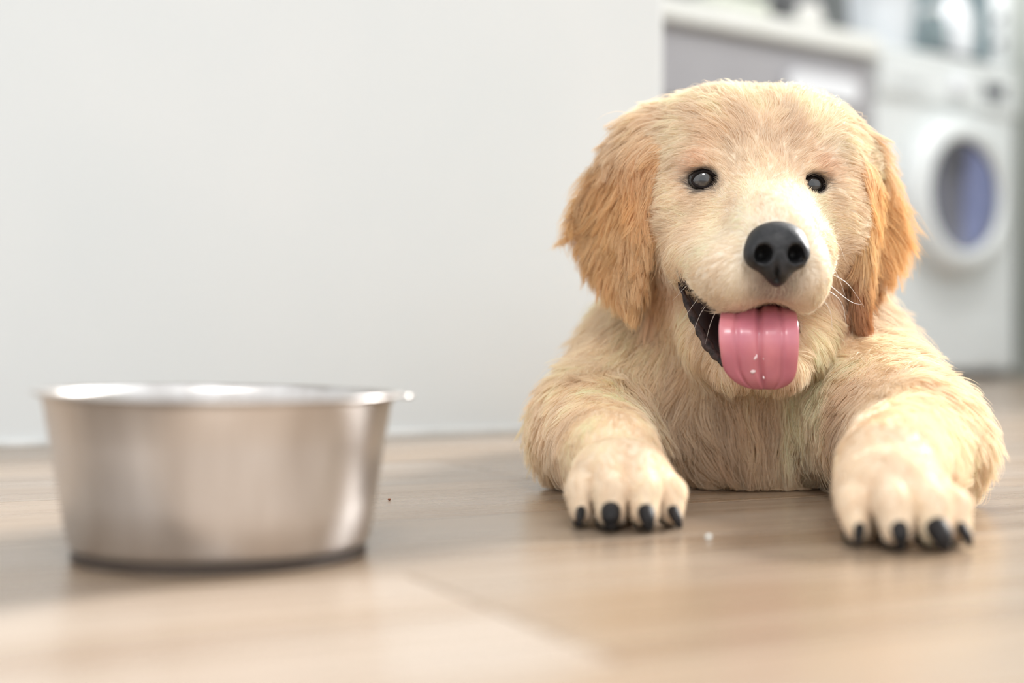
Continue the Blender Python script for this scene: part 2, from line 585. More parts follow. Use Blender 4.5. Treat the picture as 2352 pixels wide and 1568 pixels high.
# blue crescent of the inner glass
vs, fs = [], []
for k in range(25):
    a = -math.pi / 2 + math.pi * k / 24
    r_o, r_i = 0.140, 0.140 - 0.098 * math.cos(a) ** 0.8 if abs(math.cos(a)) > 1e-6 else 0.140
    for r in (r_o, r_i):
        pz = r * math.sin(a) if r == r_o else 0.140 * math.sin(a)
        pt = r * math.cos(a) if r == r_o else max(0.0, (0.140 * math.cos(a)) - 0.092 * math.cos(a))
        rr = math.hypot(pt, pz)
        dep = np.interp(rr, [0, 0.05, 0.09, 0.12, 0.14, 0.1495], [0.005, 0.007, 0.015, 0.030, 0.046, 0.052]) + 0.0015
        vs.append(K(0.30 + pt, -0.0005 - dep, 0.492 + pz))
for k in range(24):
    fs.append((2 * k, 2 * k + 1, 2 * k + 3, 2 * k + 2))
o = mesh_obj('glass_tint', vs, fs, M_BLUE, ring)
sm = o.modifiers.new('thick', 'SOLIDIFY')
sm.thickness = 0.001
kbox('kick_flap', 0.40, 0.54, -0.004, 0.0, 0.05, 0.15, M_WHITE, WM, bevel=0.001)


def kt(px, s):
    q = (px - 1176.0) / F
    return (q * (KP0[1] - KN[1] * s) - (KP0[0] - KN[0] * s)) / (KU[0] - q * KU[1])


# unseen pendant lamps, added to light the kitchen fronts and the eyes
M_ADDED_LAMP = mat('added_lamp_glass', (0.95, 0.95, 0.93), 0.4)
M_ADDED_LAMP.node_tree.nodes['Principled BSDF'].inputs['Emission Color'].default_value = (1, 0.98, 0.95, 1)
M_ADDED_LAMP.node_tree.nodes['Principled BSDF'].inputs['Emission Strength'].default_value = 4.0


def added_pendant(c, power, label, k=1.0):
    lamp = empty('added_pendant', c)
    tag(lamp, label, 'lamp')
    lathe('shade', [(r * k, h * k) for (r, h) in [(0.02, 0.12), (0.10, 0.11), (0.19, 0.05), (0.20, 0.0), (0.193, 0.0), (0.185, 0.045), (0.095, 0.102), (0.02, 0.112), (0.02, 0.12)]], c, M_FRAME, lamp, 48)
    lathe('diffuser', [(0, 0.006), (0.186 * k, 0.006), (0.186 * k, 0.012), (0, 0.012)], c, M_ADDED_LAMP, lamp, 48)
    lathe('cord', [(0, 0.1205 * k), (0.004, 0.1205 * k), (0.004, 0.45 * k), (0, 0.45 * k)], c, M_FRAME, lamp, 12)
    ld = bpy.data.lights.new('added_pendant_light', 'AREA')
    ld.shape = 'DISK'
    ld.size = 0.36 * k
    ld.energy = power
    ld.color = (1.0, 0.985, 0.96)
    lo_ = bpy.data.objects.new('added_pendant_light', ld)
    lo_.location = tuple(c + np.array([0, 0, -0.004]))
    link(lo_)


added_pendant(K(0.0, -1.0, 2.25), 15.0, 'added round white pendant lamp, out of view, brightening the kitchen')
added_pendant(np.array([0.20, -1.10, 1.95]), 26.0, 'added wide white pendant lamp, out of view, for the eye catchlights', 1.9)


# things on the worktop
M_POT = noise_tint(mat('charcoal_enamel', rough=0.4), (0.085, 0.085, 0.09), (0.12, 0.12, 0.12), 6.0)
def cooking_pot(px, s, r, h, label):
    c = K(kt(px, s), s, 0.8805)
    root = empty('cooking_pot', c)
    tag(root, label, 'pot')
    lathe('body', [(0, 0), (r * 0.9, 0), (r * 0.97, 0.012), (r, h * 0.6), (r, h), (r - 0.004, h), (r - 0.006, 0.01), (0, 0.006)], c, M_POT, root, 48)
    lathe('lid', [(r + 0.003, h + 0.001), (r + 0.002, h + 0.006), (r * 0.6, h + 0.022), (0, h + 0.028)], c, M_POT, root, 48)
    lathe('lid_knob', [(0, 0.045), (0.014, 0.044), (0.018, 0.036), (0.008, 0.026), (0, 0.026)], c + np.array([0, 0, h]), M_DARK, root, 24)
    for sg in (-1, 1):
        pts = [c + KU * sg * (r - 0.002) + KN * w + np.array([0, 0, h * 0.8]) for w in (-0.03,)] + \
              [c + KU * sg * (r + 0.03) + KN * w + np.array([0, 0, h * 0.82]) for w in (-0.025, 0.025)] + \
              [c + KU * sg * (r - 0.002) + KN * w + np.array([0, 0, h * 0.8]) for w in (0.03,)]
        pp = smooth_path(pts, 14)
        v_, f_ = tube_data(pp, [0.006] * 14, 8)
        mesh_obj('handle', v_, f_, M_DARK, root)


cooking_pot(1815, 0.20, 0.080, 0.15, 'dark grey cooking pot on the cream worktop')
M_CUP = noise_tint(mat('glazed_stoneware', rough=0.3), (0.74, 0.72, 0.68), (0.80, 0.78, 0.74), 15.0)
c = K(kt(1858, 0.05), 0.05, 0.8805)
cup = empty('stoneware_cup', c)
tag(cup, 'small round white cup in front of the dark pot', 'cup')
lathe('bowl', [(0, 0), (0.018, 0), (0.020, 0.006), (0.030, 0.022), (0.033, 0.042), (0.029, 0.062), (0.0255, 0.066), (0.0255, 0.062), (0.028, 0.042), (0.024, 0.016), (0, 0.010)], c, M_CUP, cup, 40)
pp = smooth_path([c + KU * 0.031 + np.array([0, 0, 0.05]), c + KU * 0.048 + np.array([0, 0, 0.045]), c + KU * 0.046 + np.array([0, 0, 0.025]), c + KU * 0.029 + np.array([0, 0, 0.021])], 14)
v_, f_ = tube_data(pp, [0.004] * 14, 8)
mesh_obj('handle', v_, f_, M_CUP, cup)

# folded pale cloth lying on the worktop
M_CLOTH = noise_tint(mat('pale_green_cloth', rough=0.9), (0.60, 0.62, 0.52), (0.72, 0.73, 0.64), 40.0, bump=0.3)
ta, tb = kt(1575, 0.2), kt(1715, 0.2)
cl = empty('folded_towel', K((ta + tb) / 2, 0.2, 0.8805))
tag(cl, 'pale green folded towel at the left end of the visible worktop', 'towel')
for k in range(3):
    bm = bmesh.new()
    frame_box(bm, KP0, KU, -KN, (0, 0, 1), ta + 0.006 * k, tb - 0.004 * k, 0.10 + 0.004 * k, 0.34, 0.881 + 0.026 * k, 0.881 + 0.026 * k + 0.0255, 0.010, 3)
    bm_obj('fold', bm, M_CLOTH, cl, True)
# things on the washing machine
WZ = WH + 0.0005
tr = empty('serving_tray', K(0.42, 0.1, WZ))
tag(tr, 'thin black tray on top of the washing machine', 'tray')
kbox('tray_base', 0.30, 0.54, 0.03, 0.17, WZ, WZ + 0.006, M_DARK, tr, bevel=0.002)
for (a, b_, c0, c1) in ((0.30, 0.54, 0.03, 0.038), (0.30, 0.54, 0.162, 0.17), (0.30, 0.308, 0.039, 0.161), (0.532, 0.54, 0.039, 0.161)):
    kbox('tray_rim', a, b_, c0, c1, WZ + 0.0062, WZ + 0.020, M_DARK, tr, bevel=0.002)
M_BASIN = noise_tint(mat('milky_plastic', rough=0.25, Transmission_Weight=0.15), (0.74, 0.77, 0.80), (0.82, 0.85, 0.88), 5.0)
c = K(0.195, 0.14, WZ)
ba = empty('plastic_basin', c)
tag(ba, 'bluish white round plastic basin on the washing machine', 'basin')
lathe('bowl', [(0, 0), (0.068, 0), (0.075, 0.01), (0.088, 0.12), (0.091, 0.20), (0.096, 0.203), (0.096, 0.207), (0.088, 0.207), (0.084, 0.12), (0.071, 0.012), (0, 0.006)], c, M_BASIN, ba, 56)
M_BOTTLE = noise_tint(mat('white_bottle_plastic', rough=0.12, Coat_Weight=0.8), (0.86, 0.88, 0.90), (0.92, 0.93, 0.95), 6.0)
c = K(0.470, 0.10, WZ + 0.0068)
bo = empty('detergent_bottle', c)
tag(bo, 'shiny white rounded bottle on the black tray', 'bottle')
lathe('body', [(0, 0), (0.036, 0), (0.042, 0.008), (0.046, 0.05), (0.048, 0.10), (0.042, 0.15), (0.022, 0.185), (0.018, 0.20), (0, 0.20)], c, M_BOTTLE, bo, 40)
lathe('cap', [(0, 0.235), (0.019, 0.233), (0.021, 0.228), (0.021, 0.2005), (0, 0.2005)], c, M_BASIN, bo, 32)
M_JAR = noise_tint(mat('teal_glass', rough=0.1, Transmission_Weight=0.5), (0.36, 0.46, 0.48), (0.46, 0.56, 0.58), 8.0)
c = K(0.365, 0.10, WZ + 0.0068)
ja = empty('storage_jar', c)
tag(ja, 'pale teal glass jar between basin and white bottle', 'jar')
lathe('body', [(0, 0), (0.032, 0), (0.036, 0.006), (0.037, 0.10), (0.030, 0.12), (0.030, 0.13), (0.027, 0.13), (0.027, 0.118), (0.033, 0.098), (0.032, 0.008), (0, 0.006)], c, M_JAR, ja, 40)
lathe('lid', [(0, 0.150), (0.030, 0.149), (0.0325, 0.145), (0.0325, 0.1305), (0, 0.1305)], c, M_FRAME, ja, 32)
# ------------------------------------------------------------------ steel bowl
def steel():
    m = mat('brushed_steel', (0.62, 0.60, 0.58), 0.32, 1.0)
    nt, N, L, b = nodes_of(m)
    tc = N.new('ShaderNodeTexCoord')
    mp = N.new('ShaderNodeMapping')
    mp.inputs['Scale'].default_value = (14, 14, 1.6)
    L.new(tc.outputs['Object'], mp.inputs['Vector'])
    nz = N.new('ShaderNodeTexNoise')
    nz.inputs['Scale'].default_value = 3.0
    nz.inputs['Detail'].default_value = 3.0
    L.new(mp.outputs['Vector'], nz.inputs['Vector'])
    mr = N.new('ShaderNodeMapRange')
    mr.inputs['To Min'].default_value = 0.24
    mr.inputs['To Max'].default_value = 0.42
    L.new(nz.outputs['Fac'], mr.inputs['Value'])
    L.new(mr.outputs['Result'], b.inputs['Roughness'])
    cr = N.new('ShaderNodeValToRGB')
    cr.color_ramp.elements[0].position = 0.3
    cr.color_ramp.elements[1].position = 0.7
    cr.color_ramp.elements[0].color = (0.47, 0.435, 0.41, 1)
    cr.color_ramp.elements[1].color = (0.70, 0.675, 0.66, 1)
    L.new(nz.outputs['Fac'], cr.inputs['Fac'])
    L.new(cr.outputs['Color'], b.inputs['Base Color'])
    bp = N.new('ShaderNodeBump')
    bp.inputs['Strength'].default_value = 0.15
    bp.inputs['Distance'].default_value = 0.002
    L.new(nz.outputs['Fac'], bp.inputs['Height'])
    L.new(bp.outputs['Normal'], b.inputs['Normal'])
    return m


M_STEEL = steel()
BC = np.array([-0.1205, 0.589, 0.0])
bowl = empty('food_bowl', BC)
tag(bowl, 'stainless steel food bowl on the floor left of the puppy', 'bowl')
RB, RT, HB = 0.0615, 0.0705, 0.0635


def bowl_shell(name, prof, m, seg=120):
    verts, faces = [], []
    n = len(prof)
    for k in range(seg):
        a = 2 * math.pi * k / seg
        for (r, h) in prof:
            up = (h / HB) ** 3
            # the pressed rim is a little uneven: higher at the back left
            hz = h + up * (-0.0012 * math.cos(a) + 0.0010 * math.sin(a) + 0.0032)
            verts.append(BC + np.array([r * math.cos(a), r * math.sin(a), hz]))
    for k in range(seg):
        k2 = (k + 1) % seg
        for i in range(n - 1):
            faces.append((k * n + i, k2 * n + i, k2 * n + i + 1, k * n + i + 1))
    o = mesh_obj(name, verts, faces, m, bowl)
    bm_ = bmesh.new()
    bm_.from_mesh(o.data)
    bmesh.ops.remove_doubles(bm_, verts=bm_.verts, dist=1e-6)
    bmesh.ops.recalc_face_normals(bm_, faces=bm_.faces)
    bm_.to_mesh(o.data)
    bm_.free()
    return o


bowl_shell('shell', [(0, 0.0035), (RB - 0.006, 0.0035), (RB - 0.002, 0.0045), (RB, 0.0075), (RB + 0.003, 0.025), (RB + 0.0062, 0.045), (RT, 0.0605),
                     (RT + 0.0012, 0.0622), (RT + 0.0022, 0.0630), (RT + 0.0042, 0.0633), (RT + 0.0048, 0.0638), (RT + 0.0042, 0.0644), (RT + 0.0015, 0.0645), (RT - 0.0008, 0.0635),
                     (RT - 0.0018, 0.0600), (RB + 0.0048, 0.045), (RB + 0.0016, 0.025), (RB - 0.002, 0.010), (RB - 0.008, 0.0055), (0, 0.0055)], M_STEEL)
M_RUBBER = noise_tint(mat('brown_rubber', rough=0.7), (0.06, 0.042, 0.032), (0.08, 0.058, 0.045), 20.0)
bowl_shell('base_ring', [(RB - 0.012, 0.0033), (RB - 0.012, 0.0), (RB - 0.003, 0.0), (RB - 0.0015, 0.0012), (RB - 0.0018, 0.0033), (RB - 0.012, 0.0033)], M_RUBBER)
# pouring tab on the right of the rim
tab = []
for k in range(13):
    a = math.radians(4 + 26 * k / 12)
    w = math.sin(math.pi * k / 12)
    for (r, z) in ((RT + 0.0044, 0.0639), (RT + 0.0048 + 0.0060 * w ** 0.6, 0.0630)):
        tab.append(BC + np.array([r * math.cos(a), r * math.sin(a), z - 0.0012 * math.cos(a) + 0.0010 * math.sin(a) + 0.0032]))
o = mesh_obj('rim_tab', tab, [(2 * k, 2 * k + 1, 2 * k + 3, 2 * k + 2) for k in range(12)], M_STEEL, bowl)
sm = o.modifiers.new('thick', 'SOLIDIFY')
sm.thickness = 0.0012

# specks on the floor
M_CRUMB_W = noise_tint(mat('pale_crumb', rough=0.4), (0.82, 0.86, 0.82), (0.92, 0.95, 0.92), 300.0)
M_CRUMB_B = noise_tint(mat('rusty_crumb', rough=0.7), (0.22, 0.07, 0.03), (0.32, 0.12, 0.06), 500.0)


def crumb(name, px, py, r, m, label):
    d = F * CAM_H / (py - YH)
    bm_ = bmesh.new()
    bmesh.ops.create_icosphere(bm_, subdivisions=2, radius=r)
    rr = random.Random(int(px))
    for v in bm_.verts:
        v.co *= rr.uniform(0.8, 1.2)
        v.co.z = v.co.z * 0.7
    zmin = min(v.co.z for v in bm_.verts)
    for v in bm_.verts:
        v.co.z -= zmin
        v.co += Vector(((px - 1176) / F * d, d, 0))
    return tag(bm_obj(name, bm_, m, None, True), label, 'crumb')


crumb('crumb', 1627, 1238, 0.0015, M_CRUMB_W, 'tiny white crumb on the floor between the front paws')
crumb('crumb', 894, 1149, 0.0009, M_CRUMB_B, 'tiny rusty crumb on the floor beside the bowl')

# ------------------------------------------------------------------ puppy: implicit surface
def axis_spacing(segs):
    """segs: list of (start, end, step)"""
    out = []
    for a, b_, st in segs:
        n = max(1, int(round((b_ - a) / st)))
        out += list(np.linspace(a, b_, n, endpoint=False))
    out.append(segs[-1][1])
    return np.array(out, dtype=np.float32)


class Field:
    def __init__(self, xs, ys, zs):
        self.ax = (xs, ys, zs)
        self.v = np.full((len(xs), len(ys), len(zs)), 0.5, dtype=np.float32)

    def box(self, lo, hi, m):
        sl, g = [], []
        for k in range(3):
            a = int(np.searchsorted(self.ax[k], lo[k] - m))
            b_ = int(np.searchsorted(self.ax[k], hi[k] + m)) + 1
            sl.append(slice(max(a, 0), b_))
            g.append(self.ax[k][sl[k]])
        if min(len(q) for q in g) == 0:
            return None, None
        return tuple(sl), (g[0][:, None, None], g[1][None, :, None], g[2][None, None, :])

    def put(self, sdf, lo, hi, k=0.015, mode='add', m=0.05):
        sl, g = self.box(lo, hi, m)
        if sl is None:
            return
        d = sdf(*g).astype(np.float32)
        v = self.v[sl]
        if mode == 'add':
            h = np.maximum(k - np.abs(v - d), 0) / k
            self.v[sl] = np.minimum(v, d) - h * h * k * 0.25
        else:
            d = -d
            h = np.maximum(k - np.abs(v - d), 0) / k
            self.v[sl] = np.maximum(v, d) + h * h * k * 0.25

    def ell(self, c, r, k=0.015, mode='add', rot=None):
        c = np.asarray(c, float)
        r = np.asarray(r, float)
        R = np.eye(3) if rot is None else np.array(rot)

        def f(x, y, z):
            p = [x - c[0], y - c[1], z - c[2]]
            q = [(R[i][0] * p[0] + R[i][1] * p[1] + R[i][2] * p[2]) for i in range(3)]
            k0 = np.sqrt(sum((q[i] / r[i]) ** 2 for i in range(3)))
            k1 = np.sqrt(sum((q[i] / r[i] ** 2) ** 2 for i in range(3))) + 1e-6
            return k0 * (k0 - 1.0) / k1
        e = max(r)
        self.put(f, c - e, c + e, k, mode)

    def cone(self, a, b_, ra, rb, k=0.012, mode='add'):
        a = np.asarray(a, float)
        b_ = np.asarray(b_, float)
        d = b_ - a
        L2 = float(d @ d)

        def f(x, y, z):
            t = ((x - a[0]) * d[0] + (y - a[1]) * d[1] + (z - a[2]) * d[2]) / L2
            t = np.clip(t, 0, 1)
            q = np.sqrt((x - a[0] - t * d[0]) ** 2 + (y - a[1] - t * d[1]) ** 2 + (z - a[2] - t * d[2]) ** 2)
            return q - (ra + (rb - ra) * t)
        m = max(ra, rb)
        self.put(f, np.minimum(a, b_) - m, np.maximum(a, b_) + m, k, mode)


def euler_rows(rx, ry, rz):
    """rows = local axes"""
    from mathutils import Euler
    return np.array(Euler((math.radians(rx), math.radians(ry), math.radians(rz))).to_matrix().transposed())


def surface_nets(fld):
    v = fld.v
    xs, ys, zs = fld.ax
    s = v < 0
    cells = np.zeros(tuple(n - 1 for n in v.shape), dtype=np.uint8)
    cnt = np.zeros_like(cells)
    for i in (0, 1):
        for j in (0, 1):
            for k in (0, 1):
                cnt += s[i:v.shape[0] - 1 + i, j:v.shape[1] - 1 + j, k:v.shape[2] - 1 + k]
    act = (cnt > 0) & (cnt < 8)
    I, J, Kk = np.nonzero(act)
    idx = np.full(act.shape, -1, dtype=np.int64)
    idx[I, J, Kk] = np.arange(len(I))
    acc = np.zeros((len(I), 3))
    num = np.zeros(len(I))
    corners = [(a, b_, c) for a in (0, 1) for b_ in (0, 1) for c in (0, 1)]
    for (a, b_, c) in corners:
        for ax in range(3):
            if (a, b_, c)[ax] == 1:
                continue
            e = [a, b_, c]
            e[ax] = 1
            v0 = v[I + a, J + b_, Kk + c]
            v1 = v[I + e[0], J + e[1], Kk + e[2]]
            cr = (v0 < 0) != (v1 < 0)
            den = np.where(cr, v0 - v1, 1.0)
            t = np.where(cr, v0 / den, 0.0)
            p0 = np.stack([xs[I + a], ys[J + b_], zs[Kk + c]], 1)
            p1 = np.stack([xs[I + e[0]], ys[J + e[1]], zs[Kk + e[2]]], 1)
            acc += np.where(cr[:, None], p0 + (p1 - p0) * t[:, None], 0)
            num += cr
    verts = acc / num[:, None]
    faces = []
    # x edges
    for ax in range(3):
        sl0 = [slice(None)] * 3
        sl1 = [slice(None)] * 3
        sl0[ax] = slice(0, -1)
        sl1[ax] = slice(1, None)
        a = s[tuple(sl0)]
        b_ = s[tuple(sl1)]
        i, j, k = np.nonzero(a != b_)
        o1, o2 = [q for q in range(3) if q != ax]
        p = [i, j, k]
        ok = (p[o1] > 0) & (p[o2] > 0) & (p[o1] < v.shape[o1] - 1) & (p[o2] < v.shape[o2] - 1)
        i, j, k = i[ok], j[ok], k[ok]
        p = [i, j, k]

        def cell(d1, d2):
            q = [p[0].copy(), p[1].copy(), p[2].copy()]
            q[o1] -= d1
            q[o2] -= d2
            return idx[q[0], q[1], q[2]]
        quad = np.stack([cell(1, 1), cell(0, 1), cell(0, 0), cell(1, 0)], 1)
        flip = ~a[i, j, k]
        if ax == 1:
            flip = ~flip
        quad[flip] = quad[flip][:, ::-1]
        faces.append(quad)
    faces = np.vstack(faces)
    return verts, faces


def poly_sdf2(pts, x, z):
    """signed distance to a polygon, arrays x, z"""
    pts = np.asarray(pts, float)
    n = len(pts)
    d = np.full(np.broadcast(x, z).shape, 1e9)
    sgn = np.ones(d.shape)
    for i in range(n):
        a, b_ = pts[i], pts[i - 1]
        e = b_ - a
        wx, wz = x - a[0], z - a[1]
        t = np.clip((wx * e[0] + wz * e[1]) / (e @ e), 0, 1)
        d = np.minimum(d, (wx - e[0] * t) ** 2 + (wz - e[1] * t) ** 2)
        c1 = z >= a[1]
        c2 = z < b_[1]
        c3 = e[0] * wz > e[1] * wx
        flip = (c1 & c2 & c3) | (~c1 & ~c2 & ~c3)
        sgn = np.where(flip, -sgn, sgn)
    return sgn * np.sqrt(d)


def ear_fn(outline, d0, depth, thick, rnd):
    """outline in picture points taken at distance d0; depth(px) -> distance of the leaf's mid surface"""
    pts = [(P(px, py, d0)[0], P(px, py, d0)[2]) for (px, py) in outline]
    pts = np.array(pts)

    def f(x, y, z):
        d2 = poly_sdf2(pts, x, z) + rnd
        px = x * F / d0 + 1176
        py = YH - (z - CAM_H) * F / d0
        dy = np.abs(y - depth(px, py)) - (thick - rnd)
        a = np.maximum(d2, 0)
        b_ = np.maximum(dy, 0)
        return np.sqrt(a * a + b_ * b_) + np.minimum(np.maximum(d2, dy), 0) - rnd
    lo = np.array([pts[:, 0].min(), 0.80, pts[:, 1].min()])
    hi = np.array([pts[:, 0].max(), 0.93, pts[:, 1].max()])
    return f, lo, hi


def sstep(a, b_, x):
    t = np.clip((x - a) / (b_ - a), 0, 1)
    return t * t * (3 - 2 * t)


EARL = [(1462, 270), (1420, 315), (1378, 380), (1344, 450), (1330, 505), (1352, 570), (1388, 630), (1424, 680), (1443, 722), (1458, 700),
        (1474, 640), (1488, 570), (1494, 480), (1498, 400), (1512, 330), (1520, 280)]
EARR_B = [(1930, 290), (1980, 320), (2018, 366), (2046, 420), (2074, 500), (2066, 565), (2036, 625), (2002, 668), (1985, 600), (1975, 420), (1950, 320)]
EARR_F = [(1935, 310), (1978, 330), (2006, 390), (2013, 470), (2010, 570), (2000, 650), (1992, 710), (1984, 755), (1968, 742), (1954, 690), (1950, 600), (1955, 480), (1950, 380)]
earL = ear_fn(EARL, 0.86, lambda px, py: 0.836 + 0.050 * sstep(1500, 1330, px) + 0.016 * sstep(380, 270, py), 0.0058, 0.0045)
earRB = ear_fn(EARR_B, 0.87, lambda px, py: 0.862 + 0.026 * sstep(1960, 2080, px), 0.0055, 0.0045)
earRF = ear_fn(EARR_F, 0.845, lambda px, py: 0.836 + 0.020 * sstep(1950, 2020, px) + 0.016 * sstep(400, 290, py), 0.0065, 0.005)

xs = axis_spacing([(-0.03, 0.36, 0.0021)])
ys = axis_spacing([(0.575, 0.93, 0.0021), (0.93, 1.46, 0.006)])
zs = axis_spacing([(-0.006, 0.255, 0.0021)])
G = Field(xs, ys, zs)

# trunk
G.ell((0.158, 0.985, 0.076), (0.080, 0.115, 0.074), 0.03)
G.cone((0.165, 1.02, 0.082), (0.215, 1.25, 0.074), 0.076, 0.068, 0.04)
G.ell((0.218, 1.27, 0.070), (0.072, 0.075, 0.070), 0.04)
# hind legs folded beside the rump, tail behind
G.ell((0.138, 1.20, 0.045), (0.036, 0.075, 0.045), 0.03)
G.ell((0.292, 1.24, 0.045), (0.034, 0.072, 0.045), 0.03)
G.cone((0.120, 1.16, 0.018), (0.108, 1.06, 0.016), 0.020, 0.017, 0.02)
G.cone((0.318, 1.20, 0.018), (0.318, 1.10, 0.016), 0.020, 0.017, 0.02)
G.ell((0.107, 1.045, 0.016), (0.021, 0.028, 0.016), 0.012)
G.ell((0.318, 1.085, 0.016), (0.021, 0.028, 0.016), 0.012)
for hx, hy in ((0.107, 1.045), (0.318, 1.085)):
    for dx in (-0.015, -0.005, 0.005, 0.015):
        G.cone((hx + dx * 0.9, hy - 0.012, 0.015), (hx + dx * 1.1, hy - 0.028 + abs(dx) * 0.4, 0.008), 0.0072, 0.0066, 0.002)
G.cone((0.222, 1.33, 0.055), (0.250, 1.42, 0.022), 0.022, 0.012, 0.02)
# neck and chest
G.cone((0.147, 0.905, 0.165), (0.150, 0.945, 0.105), 0.058, 0.070, 0.03)
G.ell((0.150, 0.930, 0.085), (0.082, 0.062, 0.070), 0.03)
G.ell((0.150, 0.900, 0.050), (0.070, 0.050, 0.052), 0.025)
G.ell(P(1700, 930, 0.885), (0.050, 0.030, 0.040), 0.03)
G.ell(P(1745, 1040, 0.885), (0.060, 0.030, 0.034), 0.025)
# shoulders, upper arms, elbows, forearms
SL = (0.094, 0.935, 0.068)
EL = (0.048, 0.862, 0.034)
WL = (0.0535, 0.735, 0.028)
SR = (0.204, 0.905, 0.068)
ER = (0.2195, 0.768, 0.034)
WR = (0.174, 0.660, 0.028)
G.cone(SL, EL, 0.044, 0.032, 0.03)
G.cone(EL, WL, 0.0315, 0.0235, 0.018)
G.cone(SR, ER, 0.043, 0.0310, 0.03)
G.cone(ER, WR, 0.0305, 0.0235, 0.018)
G.ell((0.2215, 0.80, 0.033), (0.026, 0.05, 0.031), 0.02)

claw_spots = []


def paw(base, tips, yaw_c, kn_z):
    """base: middle of the metacarpus; tips: toe tip points on the floor"""
    G.ell(base + np.array([0, 0.004, 0.002]) if isinstance(base, np.ndarray) else (base[0], base[1] + 0.004, base[2] + 0.002), (0.0250, 0.028, 0.0205), 0.010)
    for i, (tp, r) in enumerate(tips):
        tp = np.asarray(tp, float)
        kn = np.array([base[0] + (tp[0] - base[0]) * 0.80, tp[1] + 0.024 + (0.004 if i in (0, 3) else 0), kn_z - (0.0045 if i in (0, 3) else 0)])
        mid = np.array([tp[0], tp[1] + 0.0075, r * 1.35 + 0.0055])
        G.cone(kn, mid, r * 0.86, r * 0.84, 0.0016)
        G.cone(mid, (tp[0], tp[1] + 0.002, r * 0.66 + 0.003), r * 0.84, r * 0.66, 0.002)
        claw_spots.append((np.array([tp[0], tp[1] - r * 0.42, r * 0.72 + 0.002]), r))


# left paw (picture left) and right paw
paw((0.0535, 0.694, 0.0190), [((0.0325, 0.670, 0), 0.0087), ((0.0455, 0.657, 0), 0.0098), ((0.0615, 0.656, 0), 0.0098), ((0.0752, 0.667, 0), 0.0087)], 0, 0.0270)
paw((0.1685, 0.629, 0.0190), [((0.1478, 0.607, 0), 0.0087), ((0.1610, 0.5935, 0), 0.0099), ((0.1770, 0.5935, 0), 0.0099), ((0.1903, 0.605, 0), 0.0087)], 0, 0.0270)

# skull
G.ell((0.1470, 0.868, 0.1850), (0.0560, 0.064, 0.0540), 0.025)
G.ell(P(1590, 335, 0.872), (0.029, 0.034, 0.0225), 0.030)
G.ell(P(1848, 352, 0.872), (0.028, 0.034, 0.0225), 0.030)
G.ell(P(1494, 376, 0.874), (0.021, 0.024, 0.024), 0.025)
G.ell(P(1936, 410, 0.874), (0.019, 0.024, 0.024), 0.025)
G.ell((0.1465, 0.850, 0.165), (0.0540, 0.050, 0.040), 0.025)
G.ell(P(1588, 555, 0.855), (0.024, 0.034, 0.036), 0.022)
G.ell(P(1862, 555, 0.855), (0.0235, 0.034, 0.036), 0.022)
G.ell(P(1640, 330, 0.842), (0.026, 0.022, 0.022), 0.02)
G.ell(P(1840, 335, 0.842), (0.026, 0.022, 0.022), 0.02)
G.ell(P(1592, 480, 0.835), (0.020, 0.020, 0.022), 0.02)
G.ell(P(1880, 485, 0.835), (0.018, 0.020, 0.022), 0.02)
# lower jaw
for px0, px1 in ((1598, 1690), (1868, 1796)):
    G.cone(P(px0, 690, 0.862), P((px0 + px1) / 2, 785, 0.825), 0.0200, 0.0150, 0.012)
    G.cone(P((px0 + px1) / 2, 785, 0.825), P(px1, 845, 0.797), 0.0150, 0.0100, 0.012)
G.cone(P(1692, 848, 0.795), P(1794, 848, 0.795), 0.0100, 0.0100, 0.010)
G.ell(P(1745, 800, 0.835), (0.032, 0.030, 0.016), 0.015)
G.ell(P(1735, 760, 0.880), (0.048, 0.040, 0.045), 0.025)
# mouth opening
MOUTH_C = P(1742, 752, 0.790)
MOUTH_R = np.array([0.0265, 0.055, 0.0165])
MOUTH_ROT = euler_rows(14, 0, 0)
G.ell(MOUTH_C, MOUTH_R, 0.004, 'sub', MOUTH_ROT)
# muzzle
G.cone(P(1748, 440, 0.832), P(1780, 540, 0.756), 0.0235, 0.0175, 0.02)
G.cone(P(1736, 555, 0.828), P(1766, 582, 0.772), 0.0375, 0.0265, 0.016)
G.ell(P(1676, 632, 0.770), (0.0215, 0.031, 0.0210), 0.008)
G.ell(P(1842, 630, 0.768), (0.0145, 0.028, 0.0205), 0.007)
G.ell(P(1628, 590, 0.806), (0.024, 0.032, 0.0205), 0.012)
G.ell(P(1848, 588, 0.812), (0.016, 0.030, 0.0205), 0.010)
G.ell(P(1777, 630, 0.752), (0.022, 0.012, 0.0140), 0.010)
G.ell(P(1622, 376, 0.818), (0.015, 0.012, 0.0065), 0.008)
G.ell(P(1862, 384, 0.818), (0.013, 0.012, 0.0065), 0.008)
SLIT_A, SLIT_B = P(1566, 634, 0.812), P(1646, 772, 0.782)
G.cone(SLIT_A, SLIT_B, 0.0032, 0.0085, 0.003, 'sub')
G.ell(P(1775, 714, 0.742), (0.0085, 0.026, 0.0058), 0.005, 'sub')
G.cone(P(1785, 640, 0.7335), P(1777, 698, 0.7350), 0.0010, 0.0016, 0.003, 'sub')
# ears
for (f_, lo, hi) in (earL, earRB, earRF):
    G.put(f_, lo, hi, 0.007, m=0.03)
# eye openings
EYES = [P(1613, 416, 0.8172), P(1860, 427, 0.8172)]
EYE_R = 0.0095
for e, (rx, rz, tilt) in zip(EYES, ((0.0074, 0.0053, -6), (0.0076, 0.0060, 8))):
    G.ell(e + np.array([0, -0.012, 0]), (rx, 0.022, rz), 0.004, 'sub', euler_rows(0, tilt, 0))
# rest on the floor
zz = zs[None, None, :]
G.v = np.maximum(G.v, (0.0006 - zz) * np.ones_like(G.v)).astype(np.float32)

VERTS, FACES = surface_nets(G)
